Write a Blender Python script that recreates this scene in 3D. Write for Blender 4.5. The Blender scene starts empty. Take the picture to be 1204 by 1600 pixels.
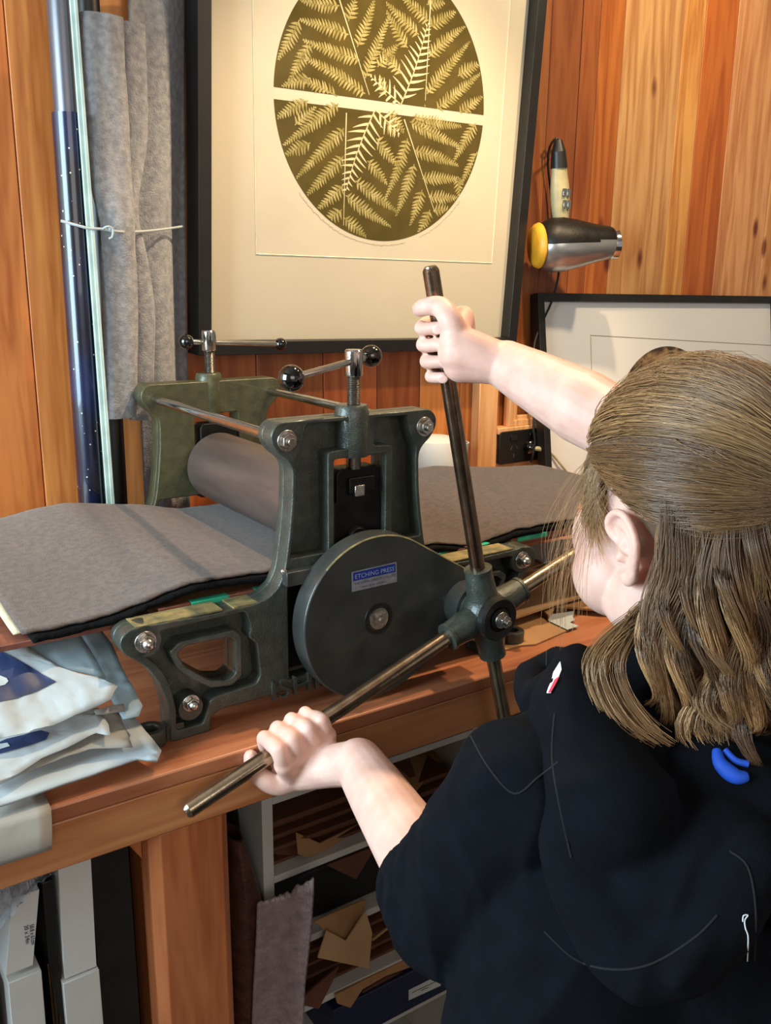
import bpy, bmesh, math, random
import numpy as np
from mathutils import Vector as V, Matrix, noise
from mathutils.geometry import tessellate_polygon
random.seed(7)
sc = bpy.context.scene
COL = sc.collection
# ------------------------------------------------------------ camera, world, lights, exposure
FPX = 1436.0; PITCH = .2532; ROLL = .0109; YAW = .6037; CAM = V((0, 0, 1.4))
cF = V((math.sin(YAW)*math.cos(PITCH), math.cos(YAW)*math.cos(PITCH), -math.sin(PITCH)))
_R = V((math.cos(YAW), -math.sin(YAW), 0)); _U = _R.cross(cF)
cR = _R*math.cos(ROLL)+_U*math.sin(ROLL); cU = -_R*math.sin(ROLL)+_U*math.cos(ROLL)
cam = bpy.data.objects.new('camera', bpy.data.cameras.new('camera')); COL.objects.link(cam)
cam.matrix_world = Matrix(((cR.x, cU.x, -cF.x, CAM.x), (cR.y, cU.y, -cF.y, CAM.y), (cR.z, cU.z, -cF.z, CAM.z), (0, 0, 0, 1)))
cam.data.sensor_fit = 'VERTICAL'; cam.data.sensor_height = 24; cam.data.lens = 24*FPX/1600
cam.data.clip_start = .02
sc.camera = cam
sc.view_settings.view_transform = 'Standard'; sc.view_settings.look = 'None'; sc.view_settings.gamma = 1
sc.view_settings.exposure = 0.0
w = bpy.data.worlds.new('world'); sc.world = w; w.use_nodes = True
w.node_tree.nodes['Background'].inputs[0].default_value = (1, .93, .86, 1)
w.node_tree.nodes['Background'].inputs[1].default_value = .42

def area(name, loc, target, size, power, color, sy=None):
    l = bpy.data.lights.new(name, 'AREA'); l.energy = power; l.color = color; l.size = size
    if sy: l.shape = 'RECTANGLE'; l.size_y = sy
    o = bpy.data.objects.new(name, l); COL.objects.link(o); o.location = loc
    o.rotation_euler = (V(target)-V(loc)).to_track_quat('-Z', 'Y').to_euler(); return o
def spot(name, loc, target, power, color, ang=100, rad=.03, blend=.4):
    l = bpy.data.lights.new(name, 'SPOT'); l.energy = power; l.color = color; l.spot_size = math.radians(ang)
    l.spot_blend = blend; l.shadow_soft_size = rad
    o = bpy.data.objects.new(name, l); COL.objects.link(o); o.location = loc
    o.rotation_euler = (V(target)-V(loc)).to_track_quat('-Z', 'Y').to_euler(); return o
area('window_light', (-1.3, 1.05, 1.55), (.7, 1.15, 1.0), 1.1, 88, (.64, .87, 1.0), 1.3)
area('room_fill_light', (-.5, -2.2, 2.0), (.8, 1.0, 1.0), 2.0, 27, (1.0, .95, .9), 1.5)  # unseen fill lamp behind the camera; no window stands on that side
spot('ceiling_spot_press', (1.22, 1.12, 2.5), (1.08, 1.3, .9), 100, (1, .74, .47), 86, .025, .55)
spot('ceiling_spot_wall', (1.75, .75, 2.5), (1.65, 1.7, 1.6), 66, (1, .76, .47), 105, .04)

# ------------------------------------------------------------ helpers
def at(px, py, y=None, z=None, x=None, d=None, plane=None):
    r = cF + cR*((px-602)/FPX) - cU*((py-800)/FPX)
    if d is not None: t = d
    elif y is not None: t = (y-CAM.y)/r.y
    elif z is not None: t = (z-CAM.z)/r.z
    elif x is not None: t = (x-CAM.x)/r.x
    else: t = (V(plane[0])-CAM).dot(V(plane[1]))/r.dot(V(plane[1]))
    return CAM + r*t

class B:
    """collects shapes into one bmesh"""
    def __init__(s): s.bm = bmesh.new(); s.mi = 0
    def _xf(s, vs, M): bmesh.ops.transform(s.bm, matrix=M, verts=vs)
    def faces_mi(s, fs):
        for f in fs: f.material_index = s.mi
    def box(s, a, b, rot=None, c=None):
        a = V(a); b = V(b); ce = (a+b)/2; sz = b-a
        r = bmesh.ops.create_cube(s.bm, size=1)
        M = Matrix.Translation(ce) @ (rot.to_4x4() if rot else Matrix()) @ Matrix.Diagonal((abs(sz.x), abs(sz.y), abs(sz.z), 1))
        s._xf(r['verts'], M); s.faces_mi({f for v in r['verts'] for f in v.link_faces}); return s
    def cone(s, p0, p1, r0, r1=None, seg=32, caps=True):
        p0 = V(p0); p1 = V(p1); r1 = r0 if r1 is None else r1
        r = bmesh.ops.create_cone(s.bm, cap_ends=caps, segments=seg, radius1=r0, radius2=r1, depth=(p1-p0).length)
        M = Matrix.Translation((p0+p1)/2) @ (p1-p0).to_track_quat('Z', 'Y').to_matrix().to_4x4()
        s._xf(r['verts'], M); s.faces_mi({f for v in r['verts'] for f in v.link_faces}); return s
    def ball(s, c, r, M3=None, seg=24):
        q = bmesh.ops.create_uvsphere(s.bm, u_segments=seg, v_segments=seg//2, radius=1)
        r = V((r, r, r)) if isinstance(r, (int, float)) else V(r)
        M = Matrix.Translation(V(c)) @ (M3.to_4x4() if M3 else Matrix()) @ Matrix.Diagonal((r.x, r.y, r.z, 1))
        s._xf(q['verts'], M); s.faces_mi({f for v in q['verts'] for f in v.link_faces}); return s
    def tube(s, pts, rad, seg=10, flat=1.0, closed_caps=True):
        pts = [V(p) for p in pts]; n = len(pts)
        if isinstance(rad, (int, float)): rad = [rad]*n
        t0 = (pts[1]-pts[0]).normalized(); up = V((0, 0, 1)) if abs(t0.z) < .9 else V((0, 1, 0))
        u = t0.cross(up).normalized(); rings = []
        for i, p in enumerate(pts):
            t = (pts[min(i+1, n-1)]-pts[max(i-1, 0)]).normalized()
            u = (u - t*u.dot(t)).normalized(); v = t.cross(u)
            rings.append([s.bm.verts.new(p+(u*math.cos(2*math.pi*k/seg)+v*math.sin(2*math.pi*k/seg)*flat)*rad[i]) for k in range(seg)])
        fs = []
        for i in range(n-1):
            for k in range(seg):
                fs.append(s.bm.faces.new((rings[i][k], rings[i][(k+1) % seg], rings[i+1][(k+1) % seg], rings[i+1][k])))
        if closed_caps:
            fs.append(s.bm.faces.new(rings[0][::-1])); fs.append(s.bm.faces.new(rings[-1]))
        s.faces_mi(fs); return s
    def lathe(s, p0, axis, prof, seg=40):
        p0 = V(p0); ax = V(axis).normalized(); u = ax.orthogonal().normalized(); v = ax.cross(u); rings = []
        for (h, r) in prof:
            rings.append([s.bm.verts.new(p0+ax*h+(u*math.cos(2*math.pi*k/seg)+v*math.sin(2*math.pi*k/seg))*max(r, 1e-5)) for k in range(seg)])
        fs = []
        for i in range(len(rings)-1):
            for k in range(seg):
                fs.append(s.bm.faces.new((rings[i][k], rings[i][(k+1) % seg], rings[i+1][(k+1) % seg], rings[i+1][k])))
        s.faces_mi(fs); return s
    def poly(s, pts):
        vs = [s.bm.verts.new(V(p)) for p in pts]; f = s.bm.faces.new(vs); s.faces_mi([f]); return f
    def slab(s, pts, off):
        """polygon extruded by vector off"""
        pts = [V(p) for p in pts]; off = V(off); a = [s.bm.verts.new(p) for p in pts]; b = [s.bm.verts.new(p+off) for p in pts]; n = len(pts)
        fs = []
        for t in tessellate_polygon([pts]):
            fs.append(s.bm.faces.new([a[i] for i in t])); fs.append(s.bm.faces.new([b[i] for i in t][::-1]))
        for i in range(n): fs.append(s.bm.faces.new((a[i], a[(i+1) % n], b[(i+1) % n], b[i])))
        s.faces_mi(fs); return s
    def mesh(s, me):
        t = bmesh.new(); t.from_mesh(me); m2 = bpy.data.meshes.new('t'); t.to_mesh(m2); t.free()
        n0 = len(s.bm.faces); s.bm.from_mesh(m2); s.bm.faces.ensure_lookup_table()
        for f in s.bm.faces[n0:]: f.material_index = s.mi
        return s
    def out(s, name, mats, parent=None, smooth=35, bevel=0, normals=True):
        if normals: bmesh.ops.recalc_face_normals(s.bm, faces=s.bm.faces)
        me = bpy.data.meshes.new(name); s.bm.to_mesh(me); s.bm.free()
        o = link(name, me, mats, parent)
        if smooth:
            me.polygons.foreach_set('use_smooth', [True]*len(me.polygons)); me.set_sharp_from_angle(angle=math.radians(smooth))
        if bevel:
            m = o.modifiers.new('bevel', 'BEVEL'); m.width = bevel; m.segments = 2; m.limit_method = 'ANGLE'; m.angle_limit = math.radians(40); m.harden_normals = False
        return o
def link(name, me, mats, parent=None):
    o = bpy.data.objects.new(name, me); COL.objects.link(o)
    for m in (mats if isinstance(mats, (list, tuple)) else [mats]):
        if m: me.materials.append(m)
    if parent: par(o, parent)
    return o
def par(o, p):
    o.parent = p; bpy_update = (p.matrix_basis if p.parent is None else p.parent.matrix_basis @ p.matrix_parent_inverse @ p.matrix_basis)
    o.matrix_parent_inverse = bpy_update.inverted()
def thing(name, loc, label, cat, group=None):
    o = bpy.data.objects.new(name, None); COL.objects.link(o); o.location = V(loc); o.empty_display_size = .05
    return tag(o, label, cat, group)
def tag(o, label, cat, group=None, kind=None):
    o['label'] = label; o['category'] = cat
    if group: o['group'] = group
    if kind: o['kind'] = kind
    return o
def struct(o): o['kind'] = 'structure'; return o
def evalmesh(o, name):
    bpy.context.view_layer.update(); dg = bpy.context.evaluated_depsgraph_get()
    me = bpy.data.meshes.new_from_object(o.evaluated_get(dg)); me.name = name
    d = o.data; bpy.data.objects.remove(o)
    return me
def plate(loops, depth, bev=.001, res=2):
    """2-D loops (x,z), even-odd filled, extruded from y=-depth/2..depth/2 with rounded edges; returns mesh in XZ"""
    cu = bpy.data.curves.new('c', 'CURVE'); cu.dimensions = '2D'; cu.fill_mode = 'BOTH'; cu.extrude = max(depth/2-bev, 0); cu.bevel_depth = bev; cu.bevel_resolution = res; cu.offset = -bev
    for L in loops:
        sp = cu.splines.new('POLY'); sp.points.add(len(L)-1)
        for i, p in enumerate(L): sp.points[i].co = (p[0], p[1], 0, 1)
        sp.use_cyclic_u = True
    o = bpy.data.objects.new('c', cu); COL.objects.link(o); me = evalmesh(o, 'plate')
    me.transform(Matrix.Rotation(math.pi/2, 4, 'X')); return me
def rnd(L, r, n=4):
    """round the corners of a closed 2-D loop"""
    out = []; m = len(L)
    for i in range(m):
        a, b, c = V(L[i-1]), V(L[i]), V(L[(i+1) % m]); ra = min(r, (a-b).length*.45, (c-b).length*.45)
        p = b+(a-b).normalized()*ra; q = b+(c-b).normalized()*ra
        for k in range(n+1):
            t = k/n; out.append(tuple((1-t)**2*p+2*t*(1-t)*b+t*t*q))
    return out
def textmesh(txt, size, depth, M):
    cu = bpy.data.curves.new('t', 'FONT'); cu.body = txt; cu.size = size; cu.extrude = depth; cu.align_x = 'LEFT'; cu.resolution_u = 3
    o = bpy.data.objects.new('t', cu); COL.objects.link(o); me = evalmesh(o, 'txt'); me.transform(M); return me
def fitM(me, origin, u, v, wd, ht):
    """matrix mapping a text mesh's own bounds to width wd along u and height ht along v"""
    co = np.empty(len(me.vertices)*3); me.vertices.foreach_get('co', co); co = co.reshape(-1, 3); a = co.min(0); b = co.max(0)
    u = V(u).normalized(); v = V(v).normalized(); n = u.cross(v)
    S = Matrix.Diagonal((wd/(b[0]-a[0]), ht/(b[1]-a[1]), 1, 1)); R = Matrix((u, v, n)).transposed().to_4x4()
    return Matrix.Translation(V(origin)) @ R @ S @ Matrix.Translation(V((-a[0], -a[1], 0)))

# ------------------------------------------------------------ materials
def nt(name):
    m = bpy.data.materials.new(name); m.use_nodes = True; return m, m.node_tree, m.node_tree.nodes['Principled BSDF']
def lin(c):
    if isinstance(c, str):
        c = [int(c[i:i+2], 16)/255 for i in (0, 2, 4)]; c = [x/12.92 if x <= .04045 else ((x+.055)/1.055)**2.4 for x in c]
    return (c[0], c[1], c[2], 1)
def mat(name, col, rough=.5, metal=0, var=.12, scale=30, bump=0, bscale=None, col2=None, coat=0, spec=.5, stretch=(1, 1, 1), sheen=0, thr=(.35, .65)):
    m, t, p = nt(name); N = t.nodes; L = t.links; c = lin(col)
    p.inputs['Roughness'].default_value = rough; p.inputs['Metallic'].default_value = metal
    p.inputs['Coat Weight'].default_value = coat; p.inputs['Specular IOR Level'].default_value = spec; p.inputs['Sheen Weight'].default_value = sheen
    tc = N.new('ShaderNodeTexCoord'); mp = N.new('ShaderNodeMapping'); mp.inputs['Scale'].default_value = stretch
    L.new(tc.outputs['Object'], mp.inputs[0])
    nz = N.new('ShaderNodeTexNoise'); nz.inputs['Scale'].default_value = scale; nz.inputs['Detail'].default_value = 5; L.new(mp.outputs[0], nz.inputs[0])
    cr = N.new('ShaderNodeValToRGB'); cr.color_ramp.elements[0].position = thr[0]; cr.color_ramp.elements[1].position = thr[1]
    c2 = lin(col2) if col2 else tuple(min(1, x*(1+var)) for x in c[:3])+(1,)
    c1 = c if col2 else tuple(x*(1-var) for x in c[:3])+(1,)
    cr.color_ramp.elements[0].color = c1; cr.color_ramp.elements[1].color = c2
    L.new(nz.outputs['Fac'], cr.inputs[0]); L.new(cr.outputs[0], p.inputs['Base Color'])
    if bump:
        n2 = N.new('ShaderNodeTexNoise'); n2.inputs['Scale'].default_value = bscale or scale*4; n2.inputs['Detail'].default_value = 6; L.new(mp.outputs[0], n2.inputs[0])
        b = N.new('ShaderNodeBump'); b.inputs['Strength'].default_value = bump; b.inputs['Distance'].default_value = .002
        L.new(n2.outputs['Fac'], b.inputs['Height']); L.new(b.outputs[0], p.inputs['Normal'])
    return m
def wood(name, dark, light, axis=2, rough=.38, attr=False, scale=1.0, knots=False, coat=.25):
    m, t, p = nt(name); N = t.nodes; L = t.links
    p.inputs['Roughness'].default_value = rough; p.inputs['Coat Weight'].default_value = coat; p.inputs['Coat Roughness'].default_value = .25
    tc = N.new('ShaderNodeTexCoord'); mp = N.new('ShaderNodeMapping'); s = [14*scale]*3; s[axis] = 1.1*scale; mp.inputs['Scale'].default_value = s
    L.new(tc.outputs['Object'], mp.inputs[0])
    src = mp.outputs[0]
    if attr:
        at_ = N.new('ShaderNodeAttribute'); at_.attribute_name = 'Col'
        ad = N.new('ShaderNodeVectorMath'); ad.operation = 'MULTIPLY_ADD'; ad.inputs[1].default_value = (37, 53, 71)
        L.new(at_.outputs['Color'], ad.inputs[0]); L.new(mp.outputs[0], ad.inputs[2]); src = ad.outputs[0]
    nz = N.new('ShaderNodeTexNoise'); nz.inputs['Scale'].default_value = 1.0; nz.inputs['Detail'].default_value = 3; nz.inputs['Distortion'].default_value = .6; L.new(src, nz.inputs[0])
    mu = N.new('ShaderNodeMath'); mu.operation = 'MULTIPLY'; mu.inputs[1].default_value = 9; L.new(nz.outputs['Fac'], mu.inputs[0])
    fr = N.new('ShaderNodeMath'); fr.operation = 'PINGPONG'; fr.inputs[1].default_value = 1; L.new(mu.outputs[0], fr.inputs[0])
    n2 = N.new('ShaderNodeTexNoise'); n2.inputs['Scale'].default_value = 9; n2.inputs['Detail'].default_value = 5; L.new(src, n2.inputs[0])
    mx = N.new('ShaderNodeMath'); mx.operation = 'MULTIPLY_ADD'; mx.inputs[1].default_value = .45; L.new(fr.outputs[0], mx.inputs[0])
    h = N.new('ShaderNodeMath'); h.operation = 'MULTIPLY'; h.inputs[1].default_value = .55; L.new(n2.outputs['Fac'], h.inputs[0]); L.new(h.outputs[0], mx.inputs[2])
    cr = N.new('ShaderNodeValToRGB'); cr.color_ramp.elements[0].position = .15; cr.color_ramp.elements[1].position = .7
    cr.color_ramp.elements[0].color = lin(dark); cr.color_ramp.elements[1].color = lin(light); L.new(mx.outputs[0], cr.inputs[0])
    out = cr.outputs[0]
    if attr:
        mm = N.new('ShaderNodeMix'); mm.data_type = 'RGBA'; mm.blend_type = 'MULTIPLY'; mm.inputs[0].default_value = 1
        L.new(cr.outputs[0], mm.inputs[6]); L.new(at_.outputs['Color'], mm.inputs[7]); out = mm.outputs[2]
    if knots:
        mk = N.new('ShaderNodeMapping'); mk.inputs['Scale'].default_value = (8, 8, 3.6); L.new(tc.outputs['Object'], mk.inputs[0])
        vo = N.new('ShaderNodeTexVoronoi'); vo.inputs['Scale'].default_value = 1; L.new(mk.outputs[0], vo.inputs[0])
        kr = N.new('ShaderNodeValToRGB'); kr.color_ramp.elements[0].position = .06; kr.color_ramp.elements[0].color = (.30, .14, .07, 1)
        kr.color_ramp.elements[1].position = .13; kr.color_ramp.elements[1].color = (1, 1, 1, 1); L.new(vo.outputs['Distance'], kr.inputs[0])
        mm = N.new('ShaderNodeMix'); mm.data_type = 'RGBA'; mm.blend_type = 'MULTIPLY'; mm.inputs[0].default_value = 1
        L.new(out, mm.inputs[6]); L.new(kr.outputs[0], mm.inputs[7]); out = mm.outputs[2]
    L.new(out, p.inputs['Base Color']); return m
def glass(name, tint=(1, 1, 1), gl=.06):
    m, t, p = nt(name); N = t.nodes; L = t.links; N.remove(p)
    a = N.new('ShaderNodeBsdfTransparent'); a.inputs[0].default_value = (*tint, 1); g = N.new('ShaderNodeBsdfGlossy'); g.inputs['Roughness'].default_value = .03
    fr = N.new('ShaderNodeFresnel'); fr.inputs[0].default_value = 1.45; mx = N.new('ShaderNodeMixShader')
    ge = N.new('ShaderNodeNewGeometry'); sb = N.new('ShaderNodeMath'); sb.operation = 'SUBTRACT'; sb.inputs[0].default_value = 1; L.new(ge.outputs['Backfacing'], sb.inputs[1]); ml = N.new('ShaderNodeMath'); ml.operation = 'MULTIPLY'; L.new(fr.outputs[0], ml.inputs[0]); L.new(sb.outputs[0], ml.inputs[1])
    L.new(ml.outputs[0], mx.inputs[0]); L.new(a.outputs[0], mx.inputs[1]); L.new(g.outputs[0], mx.inputs[2]); L.new(mx.outputs[0], N['Material Output'].inputs[0]); return m

M = {}
M['green'] = mat('hammered green enamel', '3c403a', .33, .25, .35, 60, .5, 420, col2='4a4f47', coat=.3)
M['olive'] = mat('olive enamel', '45442f', .38, .2, .2, 50, .35, 380, col2='54523a', coat=.2)
M['cover'] = mat('dark green cover enamel', '373936', .36, .25, .2, 25, .12, 300, col2='434543', coat=.3)
M['dark'] = mat('oily black steel', '1d1b19', .45, .6, .3, 40, .2, 200)
M['chrome'] = mat('chrome', 'c9c9c6', .13, 1, .05, 80)
M['steel'] = mat('worn zinc steel', 'bdb8b0', .25, 1, .25, 120, .2, 500)
M['threads'] = mat('screw steel', '77726a', .35, 1, .2, 200)
M['bronze'] = mat('worn brown steel handle', '6f5a49', .24, .95, .35, 60, .1, 300, col2='8a7460', stretch=(1, 1, 1))
M['polished'] = mat('polished worn steel bar', 'b8a68e', .2, .95, .2, 50, .05, 300, col2='98826a')
M['roller'] = mat('brown steel roller', '73645f', .42, .75, .12, 20, .1, 500, col2='86756d', stretch=(2, .3, 2))
M['blackball'] = mat('black bakelite', '050505', .09, 0, 0, coat=.8)
M['black'] = mat('black paint', '161412', .42, 0, .2, 20)
M['blackrubber'] = mat('black rubber', '0e0e0e', .55)
M['felt'] = mat('grey brown wool felt', '4d433e', .95, 0, .15, 120, .9, 700, col2='63554d', spec=.15, sheen=.25)
M['feltblack'] = mat('black wool felt', '121315', 1, 0, .3, 200, 1, 500, spec=.1)
M['feltcream'] = mat('cream wool felt', 'cdbf9f', .95, 0, .1, 100, .6, 600, spec=.1)
M['feltgrey'] = mat('grey marled felt', '84858a', .95, 0, .2, 90, .8, 350, col2='9fa0a4', spec=.1, sheen=.2)
M['bench'] = wood('bench timber', 'a8633a', 'c98a58', 0, .4, scale=1.0)
M['benchtop'] = wood('bench top timber', '8c4f33', 'b06f4a', 0, .4)
M['leg'] = wood('bench leg timber', '974e2a', 'bb6f42', 2, .42)
M['plank'] = wood('wall planks', 'b06a3a', 'dca06a', 2, .45, attr=True, knots=True, coat=.1)
M['ply'] = wood('pale timber trim', 'c98850', 'e6b27c', 2, .45)
M['paper'] = mat('white newsprint', 'adb5b8', .8, 0, .06, 12, .25, 60, spec=.2)
M['paper2'] = mat('grey beige newsprint', '9a978f', .85, 0, .08, 12, .25, 60, spec=.2)
M['tissue'] = mat('translucent blue grey tissue paper', '7b909a', .7, 0, .15, 14, .35, 50, col2='93a6ae', spec=.3)
M['navy'] = mat('navy printing ink', '1c2a4c', .5, 0, .2, 25, col2='2b3b63')
M['whitepaint'] = mat('white melamine', 'c9c6c0', .45, 0, .03)
M['whitecard'] = mat('white card', 'cccac6', .6, 0, .04, 6)
M['card'] = mat('brown cardboard', '9a7148', .8, 0, .12, 12, .2, 60, col2='ad8257')
M['kraft'] = mat('kraft paper', 'b18a60', .75, 0, .1, 10, .3, 40, col2='c29c72')
M['carddark'] = mat('dark brown board', '5b3422', .75, 0, .2, 12, .2, 60, col2='6b4029')
M['skin'] = mat('skin', 'd8ab9a', .5, 0, .05, 35, .08, 600, col2='e4bbab', spec=.4)
p = M['skin'].node_tree.nodes['Principled BSDF']; p.inputs['Subsurface Weight'].default_value = .25; p.inputs['Subsurface Radius'].default_value = (1, .35, .2); p.inputs['Subsurface Scale'].default_value = .01
M['hoodie'] = mat('navy fleece', '07090e', .95, 0, .2, 40, .35, 900, col2='0a0d14', spec=.12)
M['lip'] = mat('lips', 'b8706a', .45); M['eye'] = mat('eye white', 'e8e4de', .2); M['iris'] = mat('iris', '40525c', .2)
M['nail'] = mat('finger nail', 'e9bdb0', .3)
M['blue'] = mat('bright blue knit', '1752c8', .7); M['pink'] = mat('red pink cloth tab', 'c4304c', .7); M['whitecloth'] = mat('white cloth', 'd8dcdf', .8)
M['mat'] = mat('cream mount board', 'c9bfa8', .85, 0, .02, 5, spec=.15); M['printpaper'] = mat('cream print paper', 'cdc3ac', .9, 0, .03, 8, .1, 300, spec=.1)
M['mat2'] = mat('white mount board', 'dcdcd8', .85, 0, .02, 5, spec=.15)
M['ink'] = mat('olive brown printing ink', '4c4119', .85, 0, .15, 14, col2='5a4d22', spec=.1)
M['fern'] = mat('pale fern impression', '8f8347', .85, 0, .25, 60, col2='b8aa72', spec=.1)
M['fernl'] = mat('cream fern impression', 'd6c79b', .85, 0, .08, 60, spec=.1)
M['ink2'] = mat('brown printing ink', '3a2718', .8, 0, .4, 30, col2='9a7a52', thr=(.42, .6))
M['gold'] = mat('pale bevel line', 'efe3c4', .6)
M['pencil'] = mat('pencil line', '8e8068', .9)
M['glass'] = glass('clear glass')
M['plastic'] = mat('clear crumpled plastic', 'aab0b8', .12, 0, .2, 20, .5, 40, spec=.8); M['plastic'].node_tree.nodes['Principled BSDF'].inputs['Alpha'].default_value = .55
M['silver'] = mat('brushed silver plastic', 'b4b3b0', .28, .85, .08, 60, stretch=(.2, 1, 1))
M['dullsilver'] = mat('dull silver film', '66646a', .32, .6, .1, 30, stretch=(1, 1, .1))
M['beige'] = mat('beige handle', 'a99f78', .45); M['yellow'] = mat('yellow ring', 'd79a26', .4)
M['teal'] = mat('teal green tape', '2fa981', .45, 0, .1, 60)
M['redbrown'] = mat('red brown board edge', '7a4736', .55, 0, .25, 60)
M['tape'] = mat('worn paint and rim highlight', '948555', .6, 0, .25, 60, col2='5d5b44')  # also paints the warm highlight on the gear cover rim
M['stickerblue'] = mat('blue sticker', '1c2f84', .35, 0, .1, 80); M['stickergrey'] = mat('scuffed silver sticker', '8d8d95', .4, .2, .15, 120)
M['stickertext'] = mat('pale sticker text', '8ea0d0', .5); M['greytext'] = mat('dark sticker text', '3c3c50', .5)
M['bubble'] = mat('bubble wrap', '8d7a7c', .3, 0, .15, 60, 1, 160, col2='a5908f', spec=.7)
M['bluebinder'] = mat('navy folder', '1a2140', .4, 0, .08)
M['mint'] = mat('pale mint plastic strip', 'b9cbc2', .35)
M['floor'] = mat('dark concrete floor', '3a3430', .6, 0, .1, 3)
M['wallpaint'] = mat('pale wall', 'b9ada0', .8)

def starry():
    m = mat('midnight blue starry wrap', '080c1a', .25, 0, .5, 9, col2='13244f', coat=.5, thr=(.42, .75)); t = m.node_tree; N = t.nodes; L = t.links
    vo = N.new('ShaderNodeTexVoronoi'); vo.inputs['Scale'].default_value = 70; tc = N.new('ShaderNodeTexCoord'); L.new(tc.outputs['Object'], vo.inputs[0])
    cr = N.new('ShaderNodeValToRGB'); cr.color_ramp.elements[0].position = .06; cr.color_ramp.elements[0].color = (1, .9, .6, 1); cr.color_ramp.elements[1].position = .11; cr.color_ramp.elements[1].color = (0, 0, 0, 1); L.new(vo.outputs['Distance'], cr.inputs[0])
    mx = N.new('ShaderNodeMix'); mx.data_type = 'RGBA'; mx.blend_type = 'ADD'; mx.inputs[0].default_value = .8
    src = [l for l in L if l.to_socket == N['Principled BSDF'].inputs['Base Color']][0].from_socket
    L.new(src, mx.inputs[6]); L.new(cr.outputs[0], mx.inputs[7]); L.new(mx.outputs[2], N['Principled BSDF'].inputs['Base Color']); return m
M['starry'] = starry()
ZB = .80   # bench top
ZF = -.12  # floor
YW = 1.72  # back wall

# ------------------------------------------------------------ room
def wall_planks():
    b = bmesh.new(); cl = b.loops.layers.color.new('Col')
    # boards with their own natural tone: (x at right edge, colour multiplier)
    edges = [(-.9, None)]
    tones = {}
    bx = [(.02, (1, .78, .6)), (.17, (.95, .72, .55)), (.29, (1.0, .76, .58)), (.42, (.92, .66, .48)), (.55, (1, .74, .56)), (.70, (.8, .62, .5)), (.86, (.8, .55, .42)), (1.02, (.72, .5, .38)), (1.16, (.82, .55, .42)), (1.28, (.7, .47, .36)), (1.40, (.92, .72, .56)),
          (1.53, (.78, .6, .46)), (1.64, (.64, .48, .36)), (1.74, (.62, .44, .32)), (1.80, (.68, .48, .34)), (1.885, (.8, .58, .38)), (2.105, (.9, .86, .80)), (2.19, (1.12, .88, .68)), (2.325, (.84, .58, .38)), (2.55, (1.14, .96, .84)), (2.75, (1.1, .9, .76)), (3.0, (.9, .7, .5)), (3.3, (1, .8, .6))]
    x0 = -.9
    for x1, c in bx:
        r = bmesh.ops.create_cube(b, size=1)
        bmesh.ops.transform(b, matrix=Matrix.Translation(((x0+x1)/2, YW+.02+random.uniform(0, .001), 1.25)) @ Matrix.Diagonal((x1-x0-.0015, .04, 2.75, 1)), verts=r['verts'])
        for f in {f for v in r['verts'] for f in v.link_faces}:
            for l in f.loops: l[cl] = (min(1, c[0]*1.05), min(1, c[1]*1.18), min(1, c[2]*1.22), 1)
        x0 = x1
    bmesh.ops.bevel(b, geom=[e for e in b.edges if abs((e.verts[0].co-e.verts[1].co).z) > 2], offset=.0015, segments=1, affect='EDGES')
    me = bpy.data.meshes.new('wall_back'); b.to_mesh(me); b.free(); return struct(link('wall_back', me, M['plank']))
wall_planks()
b = B(); b.box((-1.6, -2.6, ZF-.05), (3.4, YW+.04, ZF)); struct(b.out('floor', M['floor']))
b = B(); b.box((-1.6, -2.6, 2.62), (3.4, YW+.04, 2.67)); struct(b.out('ceiling', M['wallpaint']))
# left wall with a window opening that lets the daylight in
b = B(); xl = -1.55
for a, c in (((xl-.05, -2.6, ZF), (xl, YW, .85)), ((xl-.05, -2.6, 2.25), (xl, YW, 2.62)), ((xl-.05, -2.6, .85), (xl, -.25, 2.25)), ((xl-.05, 1.3, .85), (xl, YW, 2.25))): b.box(a, c)
struct(b.out('wall_left', M['wallpaint']))
wf = B()
for a, c in (((xl-.04, -.25, .85), (xl+.01, -.2, 2.25)), ((xl-.04, 1.25, .85), (xl+.01, 1.3, 2.25)), ((xl-.04, -.25, .85), (xl+.01, 1.3, .9)), ((xl-.04, -.25, 2.2), (xl+.01, 1.3, 2.25)), ((xl-.03, .5, .9), (xl, .54, 2.2))): wf.box(a, c)
struct(wf.out('window_1', M['whitepaint'], bevel=.003))
b = B(); b.box((3.35, -2.6, ZF), (3.4, YW, 2.62)); struct(b.out('wall_right', M['wallpaint']))
for i, (x, y, lab) in enumerate(((1.22, 1.12, 'round ceiling downlight above the etching press'), (1.75, .75, 'round ceiling downlight above the leaning picture'))):
    r = thing('ceiling_downlight', (x, y, 2.62), lab, 'lamp')
    q = B(); q.lathe((x, y, 2.62), (0, 0, -1), [(0, .05), (.012, .05), (.014, .046), (.012, .04), (0, .038)]); q.out('rim', M['whitepaint'], r)
# wooden post and ledge behind the press
b = B(); b.box((1.437, 1.69, ZB), (1.496, 1.72, 1.232)); struct(b.out('trim_1', M['ply'], bevel=.002))
b = B(); b.box((1.497, 1.685, 1.020), (1.76, 1.72, 1.036)); b.box((1.497, 1.695, .80), (1.76, 1.72, 1.019)); struct(b.out('trim_2', M['ply'], bevel=.002))

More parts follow.
